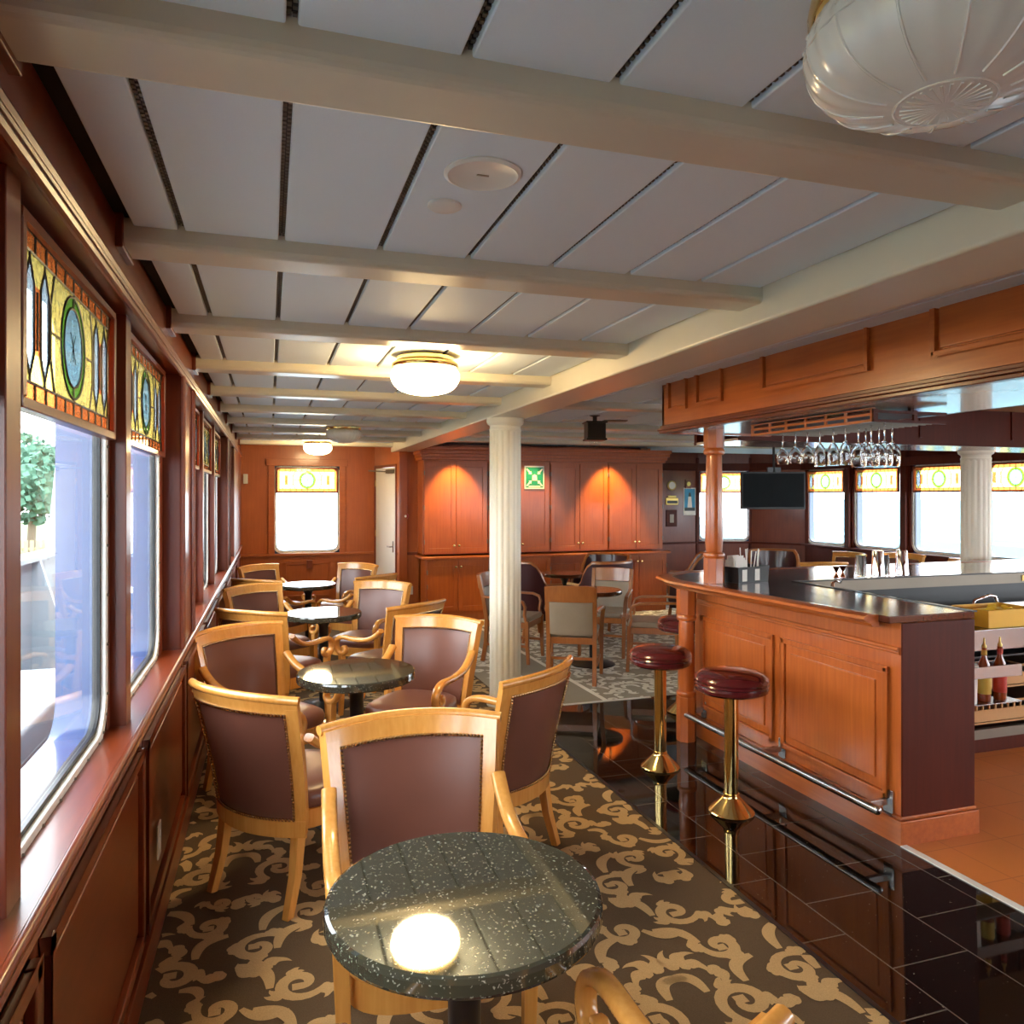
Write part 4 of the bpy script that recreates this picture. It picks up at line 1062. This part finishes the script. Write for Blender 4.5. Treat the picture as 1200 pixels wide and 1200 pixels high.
# mahogany counter top, L shaped; moulded nosing along the front
top = thing('bar_counter', 'glossy dark mahogany L-shaped bar counter with moulded orange cherry edge', 'counter', (0, 0, ZT))
inner = [(3.26, 2.80), (3.26, 4.12), (6.9, 4.12)]; 
poly = [(2.74, 2.80), (3.26, 2.80), (3.26, 4.12), (6.9, 4.12), (6.9, 4.82), (2.95, 4.84), (2.66, 4.66), (2.60, 4.45)]
m = MB(); m.prism(poly, -.034, 0); m.build('counter_top', counter_m, top, bevel=.004)
edge = [(2.74, 2.86), (2.605, 4.43), (2.67, 4.68), (2.95, 4.86), (6.9, 4.84)]
prof = [(.0, .0), (-.045, .004), (-.062, -.004), (-.066, -.018), (-.05, -.032), (-.035, -.04), (-.028, -.055), (.0, -.06)]
m = MB(); vs = []; n = len(prof)
for i, (x, y) in enumerate(edge):
    a = Vector(edge[max(0, i-1)]); b = Vector(edge[min(len(edge)-1, i+1)]); d0 = (Vector((x, y))-a); d1 = (b-Vector((x, y)))
    d0 = d0.normalized() if d0.length else d1.normalized(); d1 = d1.normalized() if d1.length else d0
    n0 = Vector((-d0.y, d0.x)); n1 = Vector((-d1.y, d1.x)); nn = (n0+n1).normalized(); k = 1/max(.5, nn.dot(n0))
    for p, q in prof: vs.append((x-nn.x*p*k*1.5, y-nn.y*p*k*1.5, q))
fs = [(i*n+k, i*n+(k+1) % n, (i+1)*n+(k+1) % n, (i+1)*n+k) for i in range(len(edge)-1) for k in range(n)]+[tuple(range(n)), tuple(len(vs)-n+k for k in range(n))[::-1]]
m.add(vs, fs); m.build('nosing', barw_x, top, angle=30)
m = MB(); m.box(3.245, 2.80, -.004, 3.275, 4.13, .004); m.box(3.245, 4.105, -.004, 6.9, 4.135, .004); m.build('drip_edge', blackm, top)
m = MB(); m.box(3.27, 4.10, -.075, 6.9, 4.12, -.004); m.build('steel_apron', steel_d, top)
m = MB(); m.box(5.22, 4.094, -.06, 5.36, 4.10, -.02); m.build('name_plate', gold, top)
m = MB(); m.box(2.66+.2, 4.60, -.045, 3.26, 4.62, -.036);
# far run body
t = thing('bar_back_run', 'dark far run of the bar closing the well behind the ice bins', 'bar', (0, 0, 0))
m = MB(); m.box(3.30, 4.30, -.05, 6.9, 4.66, ZT-.036); m.build('body', darkw, t)
m = MB(); m.box(3.25, 4.28, .45, 6.9, 4.30, ZT-.08); m.build('black_liner', blackp, t)
# posts
def turned(name, x, y, z0, z1, label, square_top, square_bot):
    t = thing(name, label, 'post', (x, y, z0), 0, 'turned cherry bar posts'); h = z1-z0
    def sq(m, a, b, r): 
        o = [(r*math.cos(PI/8+k*PI/4)*1.08, r*math.sin(PI/8+k*PI/4)*1.08) for k in range(8)]; m.prism(o, a, b)
    m = MB(); sq(m, 0, square_bot, .062); m.build('foot_block', barw, t, bevel=.003)
    a, b = square_bot, h-square_top
    m = MB(); m.lathe([(.058, a-.004), (.064, a+.005), (.068, a+.02), (.064, a+.032), (.05, a+.038), (.052, a+.05), (.057, a+.12), (.055, (a+b)/2), (.050, b-.06), (.048, b-.045), (.062, b-.04), (.068, b-.026), (.064, b-.01), (.056, b+.004)], 28); m.build('shaft', barw, t)
    m = MB(); sq(m, b, h, .062); m.build('head_block', barw, t, bevel=.003)
turned('bar_post', 2.685, 4.50, fz(4.5), ZT-.04, 'short turned cherry post under the bar counter corner, beside the rear stool', .2, .30)
turned('bar_post', 2.72, 4.22, ZT, 2.04, 'tall turned cherry post from counter to canopy', .12, .16)
turned('bar_post', 3.2, 4.76, fz(4.76), ZT-.04, 'turned cherry post under the far counter corner, glimpsed beyond the bar', .2, .30)

# canopy
can = thing('bar_canopy', 'cherry panelled canopy over the bar with white lit soffit', 'canopy', (2.5, 3.2, 2.03))
ZH = 2.03
m = MB(); m.box(0, -3.6, 0.006, .03, 1.30, .42); m.build('front_board', barw_x, can, bevel=.003)
m = MB(); m.box(-.015, -3.6, 0, .035, 1.315, .018); m.box(-.024, -3.6, .018, .03, 1.322, .034); m.box(-.012, -3.6, .034, .03, 1.31, .052); m.build('lower_moulding', cherry_h, can, bevel=.004)
m = MB(); m.box(0, 1.27, .006, .85, 1.30, .42); m.box(-.01, 1.28, 0, .85, 1.315, .03); m.build('end_board', barw, can, bevel=.003)
for (a, b) in ((.97, 1.20), (.58, .86), (-.54, .21), (-1.66, -.873), (-2.8, -2.0)):
    m = MB(); z0, z1 = .135, .385
    for (p, q, r, s_) in ((a, b, z1-.02, z1), (a, b, z0, z0+.02), (a, a+.02, z0, z1), (b-.02, b, z0, z1)): m.box(-.022, p, r, .002, q, s_)
    m.box(-.008, a+.03, z0+.03, .002, b-.03, z1-.03)
    m.build('recessed_panel', barw_x, can, bevel=.004)
soff = plain('soffit_gloss', (196, 170, 160), .22, noise=.03, coat=.5)
m = MB(); m.box(.03, -3.6, .008, .85, 1.28, .03); m.build('soffit', soff, can)
m = MB(); m.box(.82, -3.6, .008, .85, .95, .42); m.build('inner_board', barw_x, can, bevel=.003)
# far leg of the canopy, running across the ship
far = thing('bar_canopy', 'dark mahogany far leg of the bar canopy behind the hanging glasses', 'canopy', (3.35, 4.85, 2.03))
m = MB(); m.box(0, 0, 0, 5.0, .03, .42); m.build('near_board', darkw, far, bevel=.003)
m = MB(); m.box(0, .03, .0, 5.0, .62, .02); m.build('soffit', soff, far)
m = MB(); m.box(0, .60, 0, 5.0, .64, .42); m.build('far_board', darkw, far)
for a in (.7, 1.7, 2.7, 3.7):
    m = MB(); m.box(a, -.012, .06, a+.03, .0, .36); m.build('batten', darkw, far)
m = MB(); m.box(3.35, -2.5, ZC-.02, 9.0, 4.85, ZC-.0); struct(m.build('ceiling', plain('orange_lit_ceiling', (206, 160, 110), .5, noise=.05)))  # ceiling over the bar, its orange light painted into the colour

# glass rack
rk = thing('glass_rack', 'orange cherry stemware rack hanging under the canopy soffit', 'glass rack', (2.88, 3.32, 1.985), 0.0)
m = MB(); z = 0
m.box(-.19, -.47, .008, -.175, .47, .022); m.box(-.19, -.47, -.022, -.175, .47, -.008); m.box(-.19, -.47, .038, -.17, .47, .046)
for y in (-.46, -.29, -.15, 0, .16, .30, .46): m.box(-.188, y-.008, -.02, -.177, y+.008, .045)
m.build('front_fascia', barw_x, rk, bevel=.002)
m = MB(); m.box(-.19, -.48, -.022, .25, -.465, -.010); m.box(-.19, -.48, .02, .25, -.465, .034); m.box(-.19, -.478, -.022, -.165, -.466, .04); m.box(.05, -.478, -.022, .07, -.466, .04)
m.box(-.17, -.47, .028, .24, .47, .034); m.build('side_rail', darkw, rk)
m = MB()
RY = [-.40, -.315, -.23, -.14, -.05, .05, .15, .25, .36]
for y in RY:
    for d in (-.018, .018): m.box(-.18, y+d-.003, -.02, .22, y+d+.003, -.012)
m.build('hanger_rod', steel_d, rk)
m = MB()
for y in (-.4, .4): m.box(.1, y-.01, .034, .12, y+.01, .07)
m.build('hanger', darkw, rk)
def make_glass(kind):
    t = thing('wine_glass', '', 'wine glass')
    if kind == 0: pr = [(.036, 0), (.034, -.003), (.006, -.006), (.0035, -.012), (.0035, -.075), (.010, -.086), (.028, -.105), (.034, -.13), (.031, -.165), (.028, -.178)]
    elif kind == 1: pr = [(.034, 0), (.032, -.003), (.006, -.006), (.0035, -.012), (.0035, -.07), (.012, -.085), (.024, -.105), (.028, -.14), (.028, -.20)]
    else: pr = [(.036, 0), (.034, -.003), (.006, -.006), (.004, -.012), (.0035, -.085), (.014, -.10), (.034, -.125), (.039, -.155), (.034, -.20), (.031, -.215)]
    k = next(i for i, p in enumerate(pr) if p[0] > .009 and i > 3)
    m = MB(); m.lathe([(max(0, r-.001), z) for r, z in pr[k:]][::-1]+[(r+.0008, z) for r, z in pr[k:][::-1]][::-1], 20); m.build('bowl', stemg, t)
    m = MB(); m.lathe([(0, .001)]+pr[:k+1], 14); m.build('stem', stemg, t)
    return t
gl = [make_glass(k) for k in range(3)]; used = [False]*3
ords = ['first', 'second', 'third', 'fourth', 'fifth', 'sixth', 'seventh', 'eighth', 'ninth']
def put_glass(k, x, y, label):
    loc = (x, y, 1.975)
    if not used[k]: used[k] = True; o = gl[k]; o.location = loc; o['label'] = label; o['group'] = 'glasses hanging from the rack'
    else: dup(gl[k], loc, 0, label, 'glasses hanging from the rack')
for i, y in enumerate(RY[::-1]):
    k = 0 if i < 3 else (1 if i < 6 else 2)
    put_glass(k, 2.83+.0*i, 3.32+y, ('short-bowled', 'tall straight-sided', 'large tulip-bowled')[k]+' glass hanging in front, '+ords[i]+' from the left end of the rack')
for i in (5, 6, 7):
    y = RY[::-1][i]; k = 1 if i < 6 else 2
    put_glass(k, 2.96, 3.32+y, ('short-bowled', 'tall straight-sided', 'large tulip-bowled')[k]+' glass hanging in the second row, behind the '+ords[i]+' front glass')

# stools
def make_stool():
    t = thing('bar_stool', '', 'bar stool')
    m = MB(); m.lathe([(0, 0), (.115, 0), (.117, .008), (.112, .016), (.05, .075), (.043, .085), (.041, .10)], 40); m.build('base', brass, t)
    m = MB(); m.lathe([(.036, .09), (.036, .60)], 28); m.build('column', brass, t)
    m = MB(); m.lathe([(.0, .60), (.06, .60), (.15, .622), (.16, .626), (.0, .626)], 36); m.build('seat_plate', blackm, t)
    m = MB(); m.lathe([(0, .624), (.165, .624), (.184, .636), (.187, .652), (.178, .662), (.186, .666), (.189, .672), (.184, .679), (.188, .690), (.180, .706), (.155, .722), (.10, .732), (0, .736)], 56); m.build('seat', maroon_s, t)
    return t
st = make_stool()
st.location = (2.275, 3.37, fz(3.37)); st['label'] = 'nearer oxblood topped brass bar stool, centre of the bar front'; st['group'] = 'brass bar stools'
dup(st, (2.255, 4.08, fz(4.08)), 0, 'farther oxblood topped brass bar stool, near the corner post', 'brass bar stools')
dup(st, (3.02, 5.12, fz(5.12)), 0, 'oxblood bar stool past the bar corner, mostly hidden by the post', 'brass bar stools')
dup(st, (2.425, 1.93, fz(1.93)-.42), 0, 'stool edge cut off at the right frame edge', 'brass bar stools') if False else None

# napkin caddy
t = thing('napkin_caddy', 'black bar caddy on the counter corner, packed with napkins and straws', 'caddy', (2.96, 4.25, ZT+.001), .25)
m = MB(); 
def tray(m, w, d, h, th=.006, fl=1.06):
    o = [(-w, -d), (w, -d), (w, d), (-w, d)]
    vs = [(x, y, 0) for x, y in o]+[(x*fl, y*fl, h) for x, y in o]+[(x*fl-math.copysign(th, x), y*fl-math.copysign(th, y), h) for x, y in o]+[(x-math.copysign(th, x), y-math.copysign(th, y), th) for x, y in o]
    fs = [(3, 2, 1, 0)]
    for i in range(4):
        j = (i+1) % 4; fs += [(i, j, 4+j, 4+i), (4+i, 4+j, 8+j, 8+i), (8+i, 8+j, 12+j, 12+i)]
    fs += [(12, 13, 14, 15)]; m.add(vs, fs)
tray(m, .14, .085, .10); m.box(-.004, -.08, .005, .004, .08, .09); m.build('tray', blackp, t)
m = MB()
for x in (.03, -.09):
    m.box(x-.022, -.0905, .01, x+.022, -.088, .085, Matrix.Rotation(.0, 4, 'X'))
m.build('napkin_slot', paper, t)
def loose(name, label, cat, group=None): return label
nk = thing('napkin_stack', 'white napkins standing upright in the left bay of the black caddy', 'napkins', (2.96, 4.25, ZT+.009), .25)
m = MB()
for k in range(7): m.box(-.125, -.06+k*.018, 0, -.02, -.056+k*.018, .13+.03*(k % 3)/2, Matrix.Rotation(.06*(k-3)*.5, 4, 'X'))
m.build('napkin', paper, nk)
random.seed(3)
for k in range(9):
    x, y = .02+.10*random.random(), -.05+.1*random.random(); m = MB(); a, b = random.uniform(-.02, .03), random.uniform(-.03, .03)
    m.tube([(x, y, 0), (x+a, y+b, .18+.03*random.random())], .0035, 6)
    o = m.build('straw', paper, loc=(2.96, 4.25, ZT+.009)); o.rotation_euler = (0, 0, .25); tag(o, 'thin white straw leaning in the right bay of the black caddy', 'straw', 'straws in the black caddy')

# tumblers, jiggers on the far counter
def tumbler(x, y, m_, h, r, label, nm='tumbler'):
    t = thing(nm, label, 'glass', (x, y, ZT+.003), 0, 'upturned tumblers on the far counter')
    m = MB(); m.lathe([(r, 0), (r-.001, .01), (r*.78, h-.008), (r*.72, h), (0, h)], 24); m.build('body', m_, t)
    m = MB(); m.tube([(r*math.cos(2*PI*k/24), r*math.sin(2*PI*k/24), .004) for k in range(24)], .002, 5, close=True); m.build('rim', m_, t)
tumbler(3.90, 4.24, stemg, .145, .043, 'leftmost clear glass tumbler upturned on the far counter')
tumbler(4.03, 4.22, chrome, .175, .046, 'tall steel shaker, first of two upturned on the counter', 'cocktail_shaker')
tumbler(4.14, 4.28, stemg, .14, .042, 'clear glass tumbler between the two steel shakers')
tumbler(4.24, 4.22, chrome, .175, .046, 'tall steel shaker at the right end of the upturned row', 'cocktail_shaker')
copper = plain('copper', (200, 130, 84), .15, metal=1, noise=.05)
for x, y, lb in ((3.66, 4.20, 'copper double-cone jigger on the counter, left of the pair'), (3.74, 4.23, 'copper double-cone jigger next to the leftmost tumbler')):
    t = thing('jigger', lb, 'jigger', (x, y, ZT+.002), 0, 'copper jiggers')
    m = MB(); m.lathe([(.02, 0), (.004, .032), (.004, .036)], 16); m.build('lower_cup', copper, t)
    m = MB(); m.lathe([(.004, .036), (.024, .075), (.022, .076), (.003, .04)], 16); m.build('upper_cup', copper, t)
t = thing('bar_tap', 'small chrome spout rising from the well behind the counter', 'tap', (3.44, 3.98, .787))
m = MB(); m.tube([(0, 0, 0), (0, 0, .27), (.01, -.02, .29), (.02, -.05, .28)], .012, 10); m.build('spout', chrome, t); m = MB(); m.lathe([(.025, 0), (.025, .02), (.014, .03)], 16); m.build('collar', chrome, t)

# wells, bins and speed rack inside the bar
t = thing('steel_workbench', 'stainless underbar bench with dark ice well and grid shelves', 'workbench', (4.2, 3.75, 0))
m = MB(); m.box(-.93, -.18, .765, 2.5, .33, .785); m.box(-.93, -.20, .655, 2.5, -.18, .785); m.box(-.93, .32, .785, 2.5, .34, .85); m.build('bench_top', steel, t, bevel=.004)
m = MB(); m.box(.55, -.205, .66, .56, -.2, .78); m.build('seam', steel_d, t)
m = MB(); m.box(-.9, .20, .05, 2.5, .33, .763); m.build('black_interior', blackp, t)
for z in (.18, .40, .60):
    m = MB(); m.box(-.2, -.12, z-.012, .62, .2, z); m.build('wire_shelf', tan if z < .5 else blackp, t)
for z in (.26, .48):
    m = MB(); m.box(-.2, -.145, z-.02, .60, -.135, z+.008); m.box(-.2, -.145, z+.045, .60, -.135, z+.058)
    for k in range(16): m.box(-.2+k*.0525, -.145, z, -.19+k*.0525, -.135, z+.05)
    m.box(-.2, -.145, z-.065, .60, -.135, z-.02); m.build('guard_rail', tan, t)
m = MB(); m.box(-.22, -.15, fz(3.7), -.18, .2, .763); m.box(.6, -.15, fz(3.7), .63, .2, .763); m.box(-.2, -.13, .08, .62, -.10, .14); m.build('leg', steel_d, t)
m = MB(); m.box(.632, -.14, .07, 2.5, .2, .763); m.build('side_cabinet', steel_d, t)
m = MB(); m.box(-.2, -.08, fz(3.7)-.005, 2.5, .2, .07); m.build('toe_kick', darkw, t)
# yellow fruit tray
t = thing('garnish_tray', 'yellow plastic tray with cut fruit on the steel bench', 'tray', (4.47, 3.70, .787), 0)
m = MB(); tray(m, .20, .13, .11, fl=1.03); m.build('tray', yellowp, t)
random.seed(5)
for k in range(8):
    m = MB(); x, y = random.uniform(-.15, .15), random.uniform(-.09, .09); m.lathe([(0, 0), (.028, 0), (.03, .004), (.028, .008), (0, .008)], 14, M=Matrix.Rotation(random.uniform(-.5, .5), 4, 'X'))
    o = m.build('lemon_slice', lemon, loc=(4.47+x, 3.70+y, .875+random.uniform(0, .012))); tag(o, 'lemon slice heaped at the rim of the yellow tray', 'fruit', 'lemon slices in the yellow tray')
m = MB(); m.box(-.18, -.11, .006, .18, .11, .088); m.build('crushed_ice', lemon, t, bevel=.01)
# glass crates of upturned cups beside the tray
t = thing('glass_crate', 'gridded wash crate of tumblers in the bar well, left of the yellow tray', 'crate', (3.98, 3.86, .787), 0)
m = MB(); tray(m, .24, .15, .08, fl=1.0)
for k in range(1, 6): m.box(-.24+k*.08-.003, -.15, .06, -.24+k*.08+.003, .15, .08)
for k in range(1, 4): m.box(-.24, -.15+k*.075-.003, .06, .24, -.15+k*.075+.003, .08)
m.build('crate_grid', steel_d, t)
for a in range(6):
    for b in range(4):
        m = MB(); m.lathe([(.026, 0), (.030, .088), (.028, .088), (.024, .004), (0, .004)], 12)
        o = m.build('tumbler', clearg, loc=(3.98-.2+a*.08, 3.86-.1125+b*.075, .797)) if (a, b) == (0, 0) else None
        if o: cupo = o; tag(o, 'small glass tumbler standing in the gridded crate', 'glass', 'tumblers in the wash crate')
        else: o = cupo.copy(); COL.objects.link(o); o.location = (3.98-.2+a*.08, 3.86-.1125+b*.075, .797)
t = thing('sink_faucet', 'chrome gooseneck bar over the bench behind the yellow tray', 'tap', (4.62, 3.90, .787))
m = MB(); m.tube([(-.10, 0, .0), (-.10, 0, .09), (-.08, 0, .12), (.05, 0, .15), (.10, 0, .14), (.12, 0, .10), (.12, 0, .06)], .011, 10); m.build('spout', chrome, t)
# speed rail bottles
t = thing('speed_rail', 'short steel bottle rail fixed behind the bar end', 'rack', (3.66, 3.02, .53))
m = MB(); m.box(-.38, -.055, .14, .12, -.05, .20); m.box(-.38, .05, .14, .12, .055, .20); m.box(.115, -.055, .14, .12, .055, .20); m.box(-.38, -.055, 0, .12, .055, .006); m.build('rail', steel, t, bevel=.002)
for x, mm, lab, lb in ((3.69, ambl, redl, 'amber bottle with red label and pourer at the end of the speed rail'), (3.58, ambl, yell, 'squat bottle with yellow label beside the amber one in the rail')):
    t = thing('liquor_bottle', lb, 'bottle', (x, 3.02, .537), 0, 'bottles in the speed rail')
    m = MB(); m.lathe([(0, 0), (.030, 0), (.032, .01), (.032, .16), (.027, .195), (.013, .23), (.012, .28), (0, .28)], 20); m.build('bottle_body', mm, t)
    m = MB(); m.lathe([(.0325, .04), (.0328, .045), (.0328, .12), (.0325, .125)], 20); m.build('paper_label', lab, t); m = MB(); m.lathe([(.0138, .24), (.0138, .268)], 12); m.build('neck_label', lab, t)
    m = MB(); m.lathe([(.012, .28), (.013, .29), (.006, .30), (.004, .33), (0, .332)], 12); m.build('pourer', gold, t)
t = thing('measuring_cup', 'white round tub standing by the bottles in the speed rail', 'cup', (3.47, 3.02, .537))
m = MB(); m.lathe([(0, 0), (.04, 0), (.045, .19), (.042, .2), (0, .21)], 20); m.build('body', white, t); m = MB(); m.lathe([(.046, .185), (.048, .19), (.046, .2)], 20); m.build('lid_ring', white, t)
# something dark red at the right frame edge
t = dup(st, (2.40, 1.80, fz(1.8)), 0, 'bar stool cut off by the right edge of the view', 'brass bar stools') if False else None

# ------------------------------------------------------------------ outside
m = MB(); m.box(-1.94, -3, -.35, -.63, 14, -.25); tag(m.build('side_deck', plain('deck_blue_grey', (150, 170, 184), .6, noise=.08)), 'blue grey outside deck below the port windows', 'deck')
t = thing('bulwark', 'white steel bulwark with stiffeners outside the port windows', 'bulwark', (-1.95, 0, 0))
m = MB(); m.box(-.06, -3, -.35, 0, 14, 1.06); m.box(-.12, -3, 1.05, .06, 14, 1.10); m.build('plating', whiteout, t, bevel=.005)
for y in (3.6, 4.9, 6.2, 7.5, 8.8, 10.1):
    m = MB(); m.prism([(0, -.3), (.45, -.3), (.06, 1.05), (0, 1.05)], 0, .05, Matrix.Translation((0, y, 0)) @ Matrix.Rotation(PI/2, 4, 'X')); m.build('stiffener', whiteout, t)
t = thing('life_raft_box', 'white lidded locker on the side deck outside the first window', 'locker', (-1.22, 4.0, -.25))
m = MB(); m.box(-.26, -1.3, 0, .12, 1.3, .62); m.build('body', whiteout, t, bevel=.02); m = MB(); m.box(-.29, -1.33, .62, .15, 1.33, .80); m.build('lid', whiteout, t, bevel=.04)
m = MB(); m.tube([(-.95, .5, .45), (-.95, 6, .45)], .035, 10); m.tube([(-.95, 1.2, .45), (-.95, 1.2, -.25)], .02, 8); m.tube([(-.95, 3.4, .45), (-.95, 3.4, -.25)], .02, 8)
tag(m.build('pipe_rail', steelblue), 'grey blue pipe running low outside the first window', 'pipe')
t = thing('davit', 'white slanting davit post standing outside the first window', 'davit', (-2.42, 9.8, -.3))
m = MB(); m.prism([(-.08, 0), (.10, 0), (.40, 3.4), (.24, 3.4)], 0, .2, Matrix.Rotation(PI/2, 4, 'X')); m.build('post', whiteout, t, bevel=.02)
m = MB(); m.box(-60, 17, -1.0, -3.2, 80, -.9); o = tag(m.build('lawn', grass), 'pale green lawn on the shore outside the port windows', 'lawn')
m = MB(); m.box(-60, -30, -2.4, 60, 80, -2.3); tag(m.build('sea', sea), 'pale water around the ship', 'water')
def tree(x, y, h, r, label, seed):
    random.seed(seed); t = thing('tree', label, 'tree', (x, y, -.895), 0, 'trees on the shore')
    m = MB(); m.tube([(0, 0, 0), (.1, 0, h*.5), (0, .1, h*.8)], [.16, .12, .05], 8); m.build('trunk', barkm, t)
    m = MB()
    for k in range(900):
        a = random.uniform(0, 2*PI); u = random.uniform(-1, 1); q = random.uniform(.6, 1)**.5*r; c_ = math.sqrt(1-u*u)
        p = Vector((q*c_*math.cos(a), q*c_*math.sin(a), h*.62+u*q*.85)); d = Vector((random.gauss(0, 1), random.gauss(0, 1), random.gauss(0, 1))).normalized(); e = d.cross(Vector((.3, .5, .8))).normalized(); f = d.cross(e); s_ = random.uniform(.07, .17)
        m.add([p-e*s_, p+f*s_, p+e*s_, p-f*s_], [(0, 1, 2, 3)])
    for k in range(9):
        a = k*.7; m.ball((r*.45*math.cos(a), r*.45*math.sin(a), h*.62+.3*r*math.sin(k*2.1)), r*.36, 6)
    m.build('crown', leafm, t, smooth=False)
tree(-8.3, 31.5, 4.4, 1.5, 'leafy tree on the lawn seen low through the first window', 1)
tree(-10.6, 38, 5.8, 2.0, 'taller tree behind the first one on the lawn', 2)
tree(-8.0, 35.5, 5.2, 1.7, 'tree behind the picket fence', 3)
tree(-6.2, 41, 6.4, 2.2, 'distant tree seen through the second window', 4)
tree(-9.9, 33.8, 4.8, 1.4, 'tree at the left edge of the first window', 5)
t = thing('picket_fence', 'pale picket fence on the lawn seen through the first window', 'fence', (-4.2, 27, -.895), .06)
m = MB()
for k in range(50): m.box(-4+k*.16, 0, 0, -3.9+k*.16, .03, 1.1)
m.build('pickets', fencem, t); m = MB(); m.box(-4, .03, .3, 4, .06, .38); m.box(-4, .03, .8, 4, .06, .88); m.build('rail', fencem, t)
m = MB(); m.box(14, -10, -2.29, 20, 30, .6); m.box(15, 8, .6, 18, 18, 1.5); tag(m.build('quay_building', plain('pale_cyan_quay', (112, 146, 156), .6, noise=.05, nscale=1)), 'pale low quay building across the water beyond the starboard windows', 'building')
